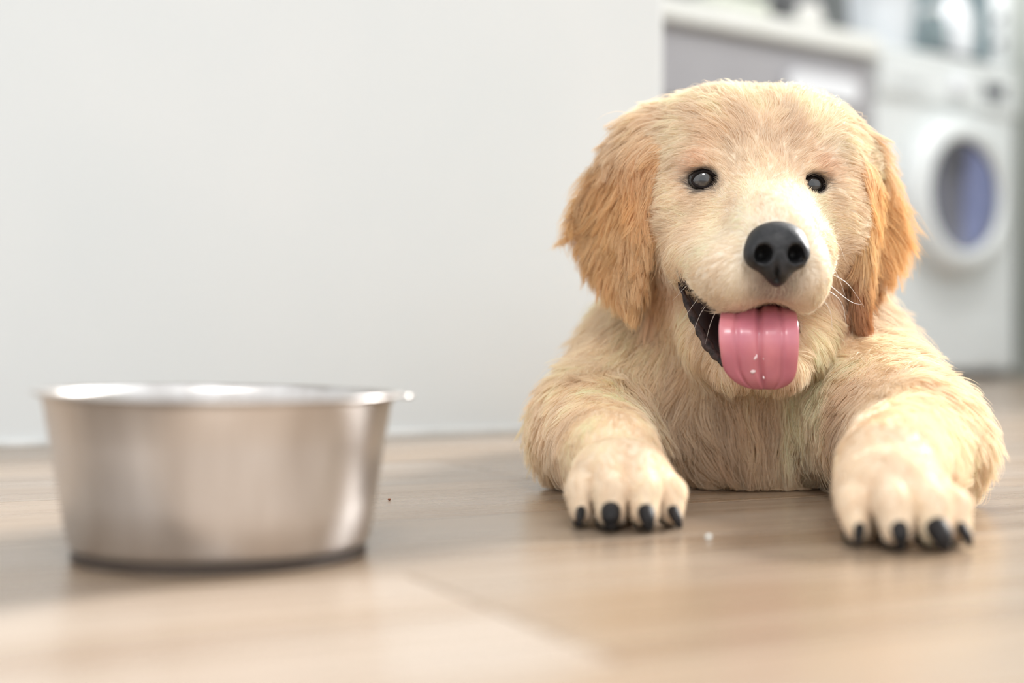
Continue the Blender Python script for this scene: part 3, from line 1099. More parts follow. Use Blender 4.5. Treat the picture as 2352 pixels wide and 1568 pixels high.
# drop stray islands and relax a little
pup_me = bpy.data.meshes.new('puppy')
pup_me.from_pydata(VERTS.tolist(), [], FACES.tolist())
bm = bmesh.new()
bm.from_mesh(pup_me)
for _ in range(2):
    bmesh.ops.smooth_vert(bm, verts=bm.verts, factor=0.35, use_axis_x=True, use_axis_y=True, use_axis_z=True)
seen, best = set(), []
bm.verts.ensure_lookup_table()
for v in bm.verts:
    if v.index in seen:
        continue
    st, isl = [v], []
    seen.add(v.index)
    while st:
        q = st.pop()
        isl.append(q)
        for e in q.link_edges:
            w = e.other_vert(q)
            if w.index not in seen:
                seen.add(w.index)
                st.append(w)
    if len(isl) > len(best):
        best = isl
keep = {v.index for v in best}
bmesh.ops.delete(bm, geom=[v for v in bm.verts if v.index not in keep], context='VERTS')
bmesh.ops.recalc_face_normals(bm, faces=bm.faces)
bm.to_mesh(pup_me)
bm.free()
pup_me.polygons.foreach_set('use_smooth', [True] * len(pup_me.polygons))
print('puppy verts', len(pup_me.vertices))
puppy = bpy.data.objects.new('puppy', pup_me)
COL.objects.link(puppy)
tag(puppy, 'golden retriever puppy lying on the floor with its tongue out', 'dog')


# ---- coat fields -------------------------------------------------
def srgb(r, g, b_):
    c = np.array([r, g, b_], float) / 255.0
    return np.where(c <= 0.04045, c / 12.92, ((c + 0.055) / 1.055) ** 2.4)


def gauss(p, c, r):
    d2 = ((p - np.asarray(c)) ** 2).sum(1)
    return np.exp(-d2 / (r * r))


def ear_masks(p):
    x, y, z = p[:, 0], p[:, 1], p[:, 2]
    l = earL[0](x, y, z)
    r = np.minimum(earRB[0](x, y, z), earRF[0](x, y, z))
    return l < 0.0035, r < 0.0035


def proj(p):
    return 1176 + p[:, 0] / p[:, 1] * F, YH - (p[:, 2] - CAM_H) / p[:, 1] * F


CREAM = srgb(252, 230, 202)
PALE = srgb(250, 238, 218)
GOLD = srgb(233, 192, 134)
DEEP = srgb(220, 168, 104)
CHEST = srgb(252, 228, 196)
PAWC = srgb(246, 224, 196)


def coat_color(p, ear):
    n = len(p)
    c = np.tile(CHEST, (n, 1))

    def mixin(w, col):
        nonlocal c
        w = np.clip(w, 0, 1)[:, None]
        c = c * (1 - w) + col * w
    headw = sstep(0.93, 0.90, p[:, 1]) * sstep(0.085, 0.125, p[:, 2])
    mixin(headw, CREAM)
    # pale muzzle, brows, cheeks
    mixin(0.85 * gauss(p, P(1740, 610, 0.76), 0.040), PALE)
    mixin(0.7 * gauss(p, P(1870, 610, 0.77), 0.030), PALE)
    mixin(0.75 * gauss(p, P(1575, 365, 0.82), 0.016), PALE)
    mixin(0.75 * gauss(p, P(1905, 370, 0.82), 0.016), PALE)
    # amber above the eyes and between them
    mixin(0.26 * gauss(p, P(1745, 390, 0.82), 0.024), srgb(222, 168, 104))
    mixin(0.22 * gauss(p, P(1655, 350, 0.82), 0.012), srgb(228, 180, 120))
    mixin(0.22 * gauss(p, P(1835, 355, 0.82), 0.012), srgb(228, 180, 120))
    mixin(0.55 * gauss(p, P(1600, 378, 0.81), 0.010), srgb(206, 132, 58))
    mixin(0.55 * gauss(p, P(1890, 385, 0.81), 0.009), srgb(206, 132, 58))
    # dark tear corners
    mixin(0.6 * gauss(p, P(1652, 436, 0.803), 0.0055), srgb(70, 50, 44))
    mixin(0.5 * gauss(p, P(1846, 440, 0.803), 0.0045), srgb(70, 50, 44))
    # throat side below the cheeks
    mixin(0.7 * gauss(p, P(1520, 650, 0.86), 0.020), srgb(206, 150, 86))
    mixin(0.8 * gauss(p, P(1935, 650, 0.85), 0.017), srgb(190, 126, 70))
    mixin(0.5 * gauss(p, P(1660, 975, 0.87), 0.030), srgb(205, 158, 100))  # shaded hollow of the chest, put into the coat colour
    # paws
    mixin(sstep(0.735, 0.70, p[:, 1]) * sstep(0.11, 0.10, p[:, 0]), PAWC)
    mixin(sstep(0.675, 0.645, p[:, 1]), PAWC)
    # ears
    px, py = proj(p)
    ec = GOLD[None, :] * np.ones((n, 1))
    w = sstep(430, 280, py)[:, None] * 0.8
    ec = ec * (1 - w) + CREAM * w
    w = (sstep(560, 700, py) * sstep(1900, 1950, px))[:, None] * 0.9
    ec = ec * (1 - w) + srgb(186, 116, 58) * w
    w = gauss(p, P(1482, 400, 0.835), 0.02)[:, None] * 0.6
    ec = ec * (1 - w) + DEEP * w
    c = np.where(ear[:, None], ec, c)
    return c


def mouth_inside(p):
    R = MOUTH_ROT
    q = (p - MOUTH_C) @ R.T
    k0 = np.sqrt(((q / (MOUTH_R + 0.0016)) ** 2).sum(1))
    a = (k0 < 1.0) & (p[:, 2] < MOUTH_C[2] + (p[:, 1] - MOUTH_C[1]) * 0.25 + 0.0165)
    px, py = proj(p)
    ylip = np.interp(px, [1550, 1575, 1600, 1650, 1700], [612, 642, 676, 716, 728])
    xlow = np.interp(py, [612, 670, 720, 770, 812, 842], [1552, 1568, 1588, 1612, 1640, 1670])
    a |= (py > ylip) & (py < 845) & (px > xlow) & (px < 1700) & (p[:, 1] < 0.84)
    return a


NOSE_C = P(1783, 574, 0.7345)
vco = np.empty(len(pup_me.vertices) * 3)
pup_me.vertices.foreach_get('co', vco)
vco = vco.reshape(-1, 3)
el, er = ear_masks(vco)
vcol = coat_color(vco, el | er) * 0.82
inside = mouth_inside(vco)
vcol[inside] = srgb(46, 30, 30)
lipw = np.clip(1.3 * gauss(vco, P(1780, 655, 0.742), 0.013), 0, 1)[:, None]
vcol = vcol * (1 - lipw) + srgb(150, 128, 118) * lipw
for e in EYES:
    w = sstep(0.0115, 0.0088, np.linalg.norm((vco - e) * np.array([1, 0.6, 1.15]), axis=1))[:, None]
    vcol = vcol * (1 - w) + srgb(40, 30, 28) * w
ca = pup_me.color_attributes.new('coat', 'FLOAT_COLOR', 'POINT')
ca.data.foreach_set('color', np.hstack([vcol, np.ones((len(vcol), 1))]).astype(np.float32).ravel())


def attr_mat(name, attr, rough):
    m = mat(name, rough=rough)
    nt, N, L, b = nodes_of(m)
    a = N.new('ShaderNodeAttribute')
    a.attribute_name = attr
    L.new(a.outputs['Color'], b.inputs['Base Color'])
    return m


M_SKIN = attr_mat('puppy_skin', 'coat', 0.65)
pup_me.materials.append(M_SKIN)


# ---- fur ---------------------------------------------------------
def fur_material():
    m = bpy.data.materials.new('puppy_fur')
    m.use_nodes = True
    nt = m.node_tree
    N, L = nt.nodes, nt.links
    N.clear()
    out = N.new('ShaderNodeOutputMaterial')
    a = N.new('ShaderNodeAttribute')
    a.attribute_name = 'tint'
    df = N.new('ShaderNodeBsdfDiffuse')
    tr = N.new('ShaderNodeBsdfTranslucent')
    hr = N.new('ShaderNodeBsdfHair')
    hr.component = 'Reflection'
    hr.inputs['RoughnessU'].default_value = 0.25
    hr.inputs['RoughnessV'].default_value = 0.6
    hr.inputs['Color'].default_value = (1.0, 0.95, 0.88, 1)
    L.new(a.outputs['Color'], df.inputs['Color'])
    L.new(a.outputs['Color'], tr.inputs['Color'])
    m1 = N.new('ShaderNodeMixShader')
    m1.inputs[0].default_value = 0.40
    L.new(df.outputs[0], m1.inputs[1])
    L.new(tr.outputs[0], m1.inputs[2])
    m2 = N.new('ShaderNodeMixShader')
    m2.inputs[0].default_value = 0.12
    L.new(m1.outputs[0], m2.inputs[1])
    L.new(hr.outputs[0], m2.inputs[2])
    L.new(m2.outputs[0], out.inputs['Surface'])
    return m


M_FUR = fur_material()

# combing guides: (px, py, d, (right, down, towards camera), length, lift)
HEAD_G = [
    # bridge and muzzle
    (1780, 530, 0.740, (0, -1, -0.6), 0.0035, 0.30), (1765, 480, 0.775, (0, -1, -0.6), 0.0045, 0.30), (1750, 430, 0.805, (0, -1, -0.4), 0.006, 0.30),
    (1700, 560, 0.760, (-1, -0.2, -0.9), 0.0045, 0.28), (1650, 600, 0.775, (-1, 0.15, -0.9), 0.0055, 0.28), (1690, 650, 0.750, (-0.7, 0.7, -0.6), 0.0045, 0.25),
    (1740, 680, 0.742, (-0.15, 1, -0.3), 0.004, 0.25), (1820, 680, 0.742, (0.15, 1, -0.3), 0.004, 0.25),
    (1870, 570, 0.765, (1, -0.2, -0.9), 0.0045, 0.28), (1880, 640, 0.765, (0.8, 0.6, -0.7), 0.0045, 0.25), (1905, 600, 0.79, (1, 0.2, -0.9), 0.0055, 0.28),
    (1700, 500, 0.795, (-0.7, -0.3, -0.8), 0.005, 0.28), (1820, 500, 0.795, (0.7, -0.3, -0.8), 0.005, 0.28),
    (1600, 540, 0.805, (-1, 0.15, -0.6), 0.008, 0.30), (1560, 500, 0.825, (-1, 0.15, -0.5), 0.010, 0.32), (1520, 560, 0.85, (-0.8, 0.7, -0.4), 0.012, 0.38),
    (1530, 610, 0.84, (-0.4, 1, -0.2), 0.012, 0.38), (1600, 620, 0.80, (-0.6, 0.8, -0.4), 0.006, 0.28),
    (1920, 520, 0.825, (1, 0.15, -0.5), 0.009, 0.32), (1945, 580, 0.84, (0.8, 0.6, -0.3), 0.010, 0.38),
    # under the eyes, temples
    (1600, 465, 0.81, (-1, 0.1, -0.5), 0.007, 0.28), (1530, 430, 0.835, (-1, 0.35, -0.5), 0.010, 0.32), (1890, 465, 0.81, (1, 0.1, -0.5), 0.007, 0.28), (1945, 430, 0.84, (1, 0.35, -0.5), 0.010, 0.32),
    (1680, 430, 0.80, (-0.5, -0.5, -0.7), 0.005, 0.28), (1815, 430, 0.80, (0.5, -0.5, -0.7), 0.005, 0.28),
    # brows, forehead
    (1610, 375, 0.81, (-0.8, -0.5, -0.4), 0.006, 0.32), (1880, 380, 0.81, (0.8, -0.5, -0.4), 0.006, 0.32), (1560, 350, 0.825, (-1, 0.05, -0.4), 0.011, 0.35), (1925, 350, 0.83, (1, 0.10, -0.4), 0.011, 0.35),
    (1745, 370, 0.81, (0, -1, -0.3), 0.008, 0.34), (1700, 300, 0.815, (-0.35, -1, -0.3), 0.012, 0.38), (1790, 300, 0.815, (0.35, -1, -0.3), 0.012, 0.38),
    (1640, 280, 0.83, (-0.7, -0.7, -0.5), 0.013, 0.40), (1850, 280, 0.83, (0.7, -0.7, -0.5), 0.013, 0.40), (1570, 280, 0.845, (-1, -0.1, -0.6), 0.014, 0.40), (1910, 280, 0.85, (1, -0.1, -0.6), 0.014, 0.40),
    (1745, 215, 0.845, (0, -0.8, -0.7), 0.012, 0.75), (1660, 220, 0.85, (-0.5, -0.6, -0.7), 0.012, 0.75), (1840, 220, 0.85, (0.5, -0.6, -0.7), 0.012, 0.75),
    (1745, 200, 0.90, (0, 0.1, -1), 0.014, 0.65), (1520, 250, 0.87, (-1, 0.3, -0.6), 0.016, 0.42), (1950, 250, 0.875, (1, 0.3, -0.6), 0.016, 0.42),
    # lower jaw, chin
    (1575, 700, 0.84, (-0.3, 1, -0.2), 0.009, 0.34), (1620, 790, 0.80, (-0.1, 1, -0.2), 0.009, 0.34), (1690, 870, 0.785, (0.1, 1, -0.3), 0.009, 0.30), (1800, 870, 0.785, (0.1, 1, -0.3), 0.009, 0.30),
    (1900, 740, 0.83, (0.4, 1, -0.2), 0.012, 0.36), (1860, 800, 0.81, (0.3, 1, -0.2), 0.010, 0.34),
    (1745, 890, 0.81, (0, 1, -0.8), 0.011, 0.34),
]
BODY_G = [
    (1500, 720, 0.88, (-0.4, 1, 0), 0.022, 0.40), (1430, 760, 0.90, (-0.7, 0.8, 0), 0.024, 0.40), (1560, 820, 0.87, (-0.2, 1, 0.1), 0.024, 0.38), (1650, 920, 0.86, (0.1, 1, 0.1), 0.024, 0.38),
    (1745, 930, 0.86, (0.1, 1, 0.1), 0.024, 0.38), (1860, 900, 0.86, (0.3, 1, 0.1), 0.024, 0.38), (1960, 800, 0.87, (0.5, 1, 0), 0.024, 0.40), (2020, 760, 0.89, (0.8, 0.8, -0.1), 0.024, 0.42),
    (1400, 850, 0.90, (-0.6, 0.9, 0), 0.022, 0.38), (1300, 880, 0.90, (-0.9, 0.6, -0.2), 0.020, 0.42), (1480, 920, 0.88, (0.2, 1, 0.1), 0.022, 0.36),
    (1600, 1010, 0.865, (0.6, 1, 0.1), 0.026, 0.42), (1700, 1050, 0.865, (0.2, 1, 0.1), 0.026, 0.42), (1790, 1040, 0.865, (-0.6, 1, 0.1), 0.026, 0.42), (1880, 1010, 0.86, (-0.8, 1, 0.2), 0.024, 0.40),
    (1570, 1105, 0.87, (0.5, 0.7, 0.7), 0.024, 0.45), (1680, 1110, 0.87, (-0.3, 0.7, 0.8), 0.026, 0.45), (1790, 1110, 0.87, (0.5, 0.7, 0.8), 0.026, 0.45), (1900, 1100, 0.86, (-0.5, 0.7, 0.7), 0.024, 0.45),
    (2000, 900, 0.86, (0.9, 0.6, 0), 0.022, 0.38), (2100, 860, 0.88, (1, 0.3, -0.2), 0.024, 0.45), (2150, 920, 0.85, (1, 0.35, -0.1), 0.022, 0.42),
    # left arm
    (1230, 950, 0.88, (-0.7, 0.9, -0.1), 0.016, 0.34), (1210, 1060, 0.86, (-0.3, 1, 0), 0.016, 0.32), (1300, 1000, 0.83, (-0.5, 0.8, 0.4), 0.012, 0.28), (1400, 980, 0.80, (-0.5, 0.6, 0.5), 0.010, 0.26),
    (1470, 1000, 0.78, (-0.2, 0.8, 0.6), 0.009, 0.28), (1300, 1090, 0.80, (-0.3, 1, 0.3), 0.012, 0.28), (1400, 1060, 0.74, (-0.1, 0.6, 1), 0.007, 0.22),
    # left paw
    (1440, 1060, 0.70, (0, 0.6, 1), 0.0042, 0.18), (1350, 1120, 0.69, (-0.1, 1, 0.8), 0.0042, 0.18), (1440, 1150, 0.675, (0, 1, 0.6), 0.0040, 0.18), (1540, 1120, 0.69, (0.1, 1, 0.8), 0.0042, 0.18),
    # right arm
    (2150, 990, 0.79, (0.9, 0.7, 0.2), 0.016, 0.34), (2230, 1060, 0.77, (0.8, 0.8, 0), 0.018, 0.36), (2050, 980, 0.73, (0.3, 0.7, 0.7), 0.010, 0.30), (2180, 1060, 0.73, (0.8, 0.8, 0.3), 0.013, 0.32),
    (2240, 1140, 0.74, (0.6, 1, 0), 0.016, 0.34), (1980, 1020, 0.71, (-0.4, 0.8, 0.6), 0.010, 0.30), (2080, 1030, 0.68, (0.1, 0.6, 1), 0.007, 0.22),
    # right paw
    (2070, 1070, 0.64, (0, 0.6, 1), 0.0042, 0.18), (1960, 1140, 0.625, (-0.1, 1, 0.8), 0.0042, 0.18), (2070, 1180, 0.61, (0, 1, 0.6), 0.0040, 0.18), (2190, 1140, 0.625, (0.1, 1, 0.8), 0.0042, 0.18),
]
# back, flanks, rump, tail in room coordinates: (x, y, z, dir(world), length, lift)
BACK_G = [
    ((0.155, 0.97, 0.165), (0, 1, -0.2), 0.022, 0.35), ((0.17, 1.06, 0.158), (0.1, 1, 0), 0.022, 0.32), ((0.20, 1.20, 0.148), (0.15, 1, 0), 0.022, 0.32), ((0.22, 1.30, 0.12), (0.1, 1, -0.6), 0.024, 0.35),
    ((0.085, 1.02, 0.08), (-0.2, 0.8, -0.8), 0.022, 0.34), ((0.24, 1.00, 0.08), (0.3, 0.8, -0.8), 0.022, 0.34), ((0.13, 1.16, 0.07), (-0.3, 0.8, -0.8), 0.022, 0.34), ((0.29, 1.15, 0.07), (0.4, 0.8, -0.7), 0.022, 0.34),
    ((0.11, 1.22, 0.05), (-0.3, 0.7, -0.8), 0.018, 0.32), ((0.32, 1.25, 0.05), (0.3, 0.7, -0.8), 0.018, 0.32), ((0.107, 1.045, 0.02), (0, -1, -0.6), 0.006, 0.22), ((0.318, 1.085, 0.02), (0, -1, -0.6), 0.006, 0.22),
    ((0.235, 1.38, 0.05), (0.3, 1, -0.8), 0.030, 0.40), ((0.25, 1.41, 0.02), (0.3, 1, -0.3), 0.030, 0.35),
]
EAR_G = [
    (1470, 290, 0.85, (-0.9, 0.5, -0.1), 0.014, 0.30), (1430, 340, 0.86, (-0.9, 0.7, 0), 0.016, 0.28), (1390, 400, 0.87, (-1, 0.65, 0), 0.018, 0.28), (1345, 480, 0.88, (-1, 0.55, 0), 0.018, 0.30),
    (1350, 560, 0.88, (-0.6, 1, 0), 0.016, 0.28), (1400, 640, 0.865, (-0.35, 1, 0), 0.016, 0.28), (1440, 500, 0.86, (-0.4, 1, 0), 0.016, 0.26), (1480, 420, 0.845, (-0.35, 1, 0), 0.014, 0.26),
    (1485, 560, 0.845, (-0.1, 1, 0), 0.014, 0.24), (1460, 660, 0.845, (-0.15, 1, 0), 0.014, 0.24), (1445, 720, 0.85, (-0.05, 1, 0), 0.010, 0.20), (1500, 330, 0.84, (-0.8, 0.8, 0), 0.012, 0.28),
    (1950, 290, 0.85, (0.9, 0.6, 0), 0.014, 0.30), (2000, 320, 0.86, (1, 0.7, 0), 0.016, 0.32), (2030, 400, 0.865, (0.9, 0.8, 0), 0.018, 0.32), (2060, 480, 0.87, (1, 0.75, 0), 0.026, 0.34),
    (2065, 560, 0.88, (0.6, 1, 0), 0.020, 0.30), (2030, 630, 0.875, (0.3, 1, 0), 0.014, 0.26), (1970, 400, 0.845, (0.45, 1, 0), 0.014, 0.28), (1985, 500, 0.84, (0.35, 1, 0), 0.016, 0.26),
    (1980, 600, 0.84, (0.15, 1, 0), 0.015, 0.24), (1975, 700, 0.845, (0.15, 1, 0), 0.014, 0.22), (2000, 660, 0.85, (0.3, 1, 0), 0.014, 0.26),
]


def guides_from(lst):
    pos = np.array([P(a, b_, d) for (a, b_, d, *_r) in lst])
    dr = np.array([(v[0], -v[2], -v[1]) for (_a, _b, _d, v, *_r) in lst], float)
    return pos, dr, np.array([g[4] for g in lst]), np.array([g[5] for g in lst])


def join(*gs):
    return tuple(np.concatenate([g[i] for g in gs]) for i in range(4))


g_head = guides_from(HEAD_G)
g_body = guides_from(BODY_G)
g_body = (g_body[0], g_body[1], np.where(g_body[2] > 0.0195, g_body[2] * 1.2, g_body[2]), g_body[3])
g_back = (np.array([g[0] for g in BACK_G]), np.array([g[1] for g in BACK_G], float), np.array([g[2] for g in BACK_G]), np.array([g[3] for g in BACK_G]))
g_ear = guides_from(EAR_G)
g_ear = (g_ear[0], g_ear[1], g_ear[2] * 1.22, g_ear[3] * 1.1)
g_all = join(g_head, g_body, g_back)


def comb(p, gs, power=2.2):
    pos, dr, ln, lf = gs
    dr = dr / np.linalg.norm(dr, axis=1)[:, None]
    D = np.zeros_like(p)
    Ln = np.zeros(len(p))
    Lf = np.zeros(len(p))
    for a in range(0, len(p), 40000):
        q = p[a:a + 40000]
        d2 = ((q[:, None, :] - pos[None]) ** 2).sum(2) + 1e-5
        w = d2 ** (-power)
        w /= w.sum(1, keepdims=True)
        D[a:a + 40000] = w @ dr
        Ln[a:a + 40000] = w @ ln
        Lf[a:a + 40000] = w @ lf
    return D, Ln, Lf


# roots
pup_me.calc_loop_triangles()
nt_ = len(pup_me.loop_triangles)
tri = np.empty(nt_ * 3, dtype=np.int32)
pup_me.loop_triangles.foreach_get('vertices', tri)
tri = tri.reshape(-1, 3)
vno = np.empty(len(pup_me.vertices) * 3)
pup_me.vertices.foreach_get('normal', vno)
vno = vno.reshape(-1, 3)
A, B, C_ = vco[tri[:, 0]], vco[tri[:, 1]], vco[tri[:, 2]]
vco_now = np.empty(len(pup_me.vertices) * 3)
pup_me.vertices.foreach_get('co', vco_now)
area = 0.5 * np.linalg.norm(np.cross(B - A, C_ - A), axis=1)
cen = (A + B + C_) / 3
dens = np.where(cen[:, 1] > 1.0, 0.22, np.where(cen[:, 2] > 0.10, 1.25, 0.95))
dens = np.where((cen[:, 1] < 0.73), 1.15, dens)
dens[cen[:, 2] < 0.0025] = 0
w = area * dens
N_HAIR = 270000
pick = RNG.choice(nt_, size=N_HAIR, p=w / w.sum())
r1 = np.sqrt(RNG.random(N_HAIR))
r2 = RNG.random(N_HAIR)
ba_, bb_, bc_ = 1 - r1, r1 * (1 - r2), r1 * r2
roots = A[pick] * ba_[:, None] + B[pick] * bb_[:, None] + C_[pick] * bc_[:, None]
nor = vno[tri[pick, 0]] * ba_[:, None] + vno[tri[pick, 1]] * bb_[:, None] + vno[tri[pick, 2]] * bc_[:, None]
nor /= np.linalg.norm(nor, axis=1)[:, None] + 1e-9
# bare places: nose, inside of the mouth, eyes
ok = ~mouth_inside(roots)
ok &= (((roots - NOSE_C) / np.array([0.0168, 0.020, 0.0155])) ** 2).sum(1) > 1.0
for e in EYES:
    ok &= np.linalg.norm((roots - e) * np.array([1, 0.45, 1.25]), axis=1) > 0.0085
ok &= ~((roots[:, 2] < 0.004) & (nor[:, 2] < -0.3))
roots, nor = roots[ok], nor[ok]
n = len(roots)
el, er = ear_masks(roots)
ear = el | er
print('fur strands', n)


def fields(p, ear):
    D, Ln, Lf = comb(p, g_all)
    # fringe of the chest lies out over the floor
    fr = sstep(0.030, 0.012, p[:, 2]) * sstep(0.90, 0.885, p[:, 1]) * sstep(0.80, 0.815, p[:, 1]) * sstep(0.07, 0.09, p[:, 0]) * sstep(0.225, 0.205, p[:, 0])
    sw = vnoise(p * np.array([1, 0.3, 0.3]), 95, 44)
    tgt = np.stack([0.9 * sw[:, 0], -0.45 * np.ones(len(p)), -0.9 + 0.2 * sw[:, 1]], 1)
    D = D * (1 - fr[:, None]) + tgt * fr[:, None]
    Ln = Ln * (1 - fr) + fr * (0.022 + 0.007 * sw[:, 2])
    Lf = Lf * (1 - fr) + fr * 0.55
    if ear.any():
        D2, L2, f2 = comb(p[ear], g_ear)
        D[ear], Ln[ear], Lf[ear] = D2, L2, f2
    return D, Ln, Lf


def vnoise(p, scale, seed):
    """smooth vector noise from a few sine waves"""
    rg = np.random.default_rng(seed)
    out = np.zeros_like(p)
    for k in range(5):
        kv = rg.normal(size=(3, 3)) * scale
        ph = rg.uniform(0, 6.28, 3)
        out += np.sin(p @ kv.T + ph) / 2.2
    return out


M_PTS = 6
sv = np.linspace(0, 1, M_PTS)


def strands(p, nrm, D, Ln, Lf, jit, seed):
    rg = np.random.default_rng(seed)
    D = D + 0.22 * vnoise(p, 120, 5) + 0.12 * vnoise(p, 420, 6)
    if jit:
        D = D + rg.normal(scale=0.10, size=D.shape)
    T = D - (D * nrm).sum(1)[:, None] * nrm
    tl = np.linalg.norm(T, axis=1)[:, None]
    T = T / (tl + 1e-6)
    side = np.cross(nrm, T)
    L = Ln * (rg.uniform(0.65, 1.15, len(p)) if jit else 1.0)
    lift = np.clip(Lf * (rg.uniform(0.6, 1.4, len(p)) if jit else 1.0), 0.08, 0.9)
    if jit:                                   # a few stray guard hairs stand off
        stray = rg.random(len(p)) < 0.10
        L = np.where(stray, L * rg.uniform(1.1, 1.6, len(p)), L)
        lift = np.where(stray, np.clip(lift * 1.7, 0, 0.95), lift)
    out = np.zeros((len(p), M_PTS, 3))
    wav = np.sin(vnoise(p, 150, 9)[:, 0] * 3.0)
    for i, s in enumerate(sv):
        nn = lift * (1.15 * s - 0.55 * s * s)
        tt = s * np.sqrt(np.clip(1 - 0.5 * lift ** 2, 0.3, 1))
        ww = 0.07 * np.sin(s * 4.2 + wav * 3.14) * s * np.clip(Ln / 0.014, 0, 1.6)
        out[:, i] = p + L[:, None] * (nn[:, None] * nrm + tt[:, None] * T + ww[:, None] * side)
        # long hair hangs
        out[:, i, 2] -= L * 0.10 * s * s * np.clip(Ln / 0.02, 0, 1)
    return out


D, Ln, Lf = fields(roots, ear)
hair = strands(roots, nor, D, Ln, Lf, True, 21)
# clumps
zone = np.where(el, 1, np.where(er, 2, 0))
for z_, per in ((0, 22), (1, 26), (2, 26)):
    ids = np.nonzero(zone == z_)[0]
    if len(ids) < 50:
        continue
    for level, (pp_, amt, seed) in enumerate(((per, 0.70, 31), (per * 7, 0.36, 32))):
        rg = np.random.default_rng(seed)
        cid = rg.choice(ids, size=max(20, len(ids) // pp_), replace=False)
        guide = strands(roots[cid], nor[cid], D[cid], Ln[cid] * 1.02, Lf[cid], False, 41)
        jitter = rg.normal(scale=1.0, size=(len(cid), 3)) * (Ln[cid] * np.where(Ln[cid] > 0.014, 0.20, 0.13))[:, None]
        guide += jitter[:, None, :] * (sv ** 1.5)[None, :, None]
        kd = kdtree.KDTree(len(cid))
        for i, c_ in enumerate(roots[cid]):
            kd.insert(c_, i)
        kd.balance()
        near = np.array([kd.find(q)[1] for q in roots[ids]])
        dist = np.linalg.norm(roots[ids] - roots[cid][near], axis=1)
        f_ = amt * np.clip(1.5 - dist / 0.006, 0.15, 1.0)
        # short hair clumps less
        f_ = f_ * np.clip(Ln[ids] / 0.011, 0.25, 1.0)
        wgt = (f_[:, None] * (sv ** 1.3)[None, :])[:, :, None]
        hair[ids] = hair[ids] * (1 - wgt) + guide[near] * wgt
hair[:, :, 2] = np.maximum(hair[:, :, 2], 0.0008 + 0.001 * RNG.random((n, 1)))
tint = coat_color(roots, ear)
# tone varies from lock to lock and from hair to hair
lock = 1 + 0.08 * vnoise(roots, 160, 15)[:, :1] + 0.05 * vnoise(roots, 60, 16)[:, :1]
tint = np.clip(tint * lock * RNG.uniform(0.86, 1.10, (n, 1)), 0.005, 0.95)
warm = 0.022 * vnoise(roots, 110, 17)[:, 0]
tint[:, 2] *= 1 - 1.6 * warm
tint[:, 1] *= 1 - 0.9 * warm
# dark hairs close to the eyes, greyish ones round the nose
for e in EYES:
    w = sstep(0.0118, 0.0086, np.linalg.norm((roots - e) * np.array([1, 0.45, 1.2]), axis=1))[:, None] * 0.85
    tint = tint * (1 - w) + srgb(70, 50, 42) * w
w = (0.55 * np.clip(1.4 * gauss(roots, P(1783, 655, 0.742), 0.0125), 0, 1))[:, None]
tint = tint * (1 - w) + srgb(176, 156, 146) * w

hc = bpy.data.hair_curves.new('fur')
hc.add_curves([M_PTS] * n)
hc.attributes['position'].data.foreach_set('vector', hair.astype(np.float32).ravel())
rad_root = np.where(Ln > 0.012, 0.000115, 0.00009) * RNG.uniform(0.8, 1.2, n)
rad = rad_root[:, None] * np.array([1.0, 1.0, 0.92, 0.78, 0.55, 0.2])[None, :]
ra = hc.attributes.get('radius') or hc.attributes.new('radius', 'FLOAT', 'POINT')
ra.data.foreach_set('value', rad.astype(np.float32).ravel())
ta_ = hc.attributes.new('tint', 'FLOAT_COLOR', 'CURVE')
ta_.data.foreach_set('color', np.hstack([tint, np.ones((n, 1))]).astype(np.float32).ravel())
hc.materials.append(M_FUR)
fur = bpy.data.objects.new('fur', hc)
link(fur, puppy)
tag(fur, 'soft cream and golden coat', kind='stuff')

# ---- nose --------------------------------------------------------
def blob(name, build, lo, hi, step, m, parent, smooth_n=2):
    ff = Field(*[axis_spacing([(lo[k], hi[k], step)]) for k in range(3)])
    build(ff)
    v_, f_ = surface_nets(ff)
    o = mesh_obj(name, v_, f_, m, parent)
    bm_ = bmesh.new()
    bm_.from_mesh(o.data)
    for _ in range(smooth_n):
        bmesh.ops.smooth_vert(bm_, verts=bm_.verts, factor=0.4, use_axis_x=True, use_axis_y=True, use_axis_z=True)
    bmesh.ops.recalc_face_normals(bm_, faces=bm_.faces)
    bm_.to_mesh(o.data)
    bm_.free()
    return o


M_NOSE = mat('nose_leather', (0.02, 0.02, 0.022), 0.5, spec=0.4)
noise_tint(M_NOSE, (0.008, 0.008, 0.009), (0.022, 0.021, 0.023), 350.0, 2.0, bump=0.5, bump_dist=0.0005)


def build_nose(f):
    c = P(1783, 566, 0.735)
    f.ell(c, (0.0158, 0.0125, 0.0120), 0.004)
    f.ell(P(1783, 556, 0.742), (0.0150, 0.014, 0.0105), 0.004)
    for px in (1742, 1826):                       # wings
        f.ell(P(px, 585, 0.7315), (0.0075, 0.0090, 0.0078), 0.004)
    f.ell(P(1784, 606, 0.7300), (0.0085, 0.0080, 0.0100), 0.005)
    f.ell(P(1784, 632, 0.7355), (0.0040, 0.0060, 0.0060), 0.005)
    for px, sg in ((1753, -1), (1827, 1)):
        f.ell(P(px, 583, 0.7255), (0.0043, 0.0095, 0.0046), 0.0025, 'sub')
        f.cone(P(px, 588, 0.7225), P(px + sg * 27, 598, 0.731), 0.0022, 0.0010, 0.0015, 'sub')
    f.cone(P(1784, 588, 0.7185), P(1784, 640, 0.7275), 0.0006, 0.0012, 0.002, 'sub')


nlo = NOSE_C - np.array([0.024, 0.020, 0.024])
nhi = NOSE_C + np.array([0.024, 0.026, 0.022])
nose = blob('nose', build_nose, nlo, nhi, 0.0007, M_NOSE, puppy, 1)
tag(nose, 'black leathery nose')

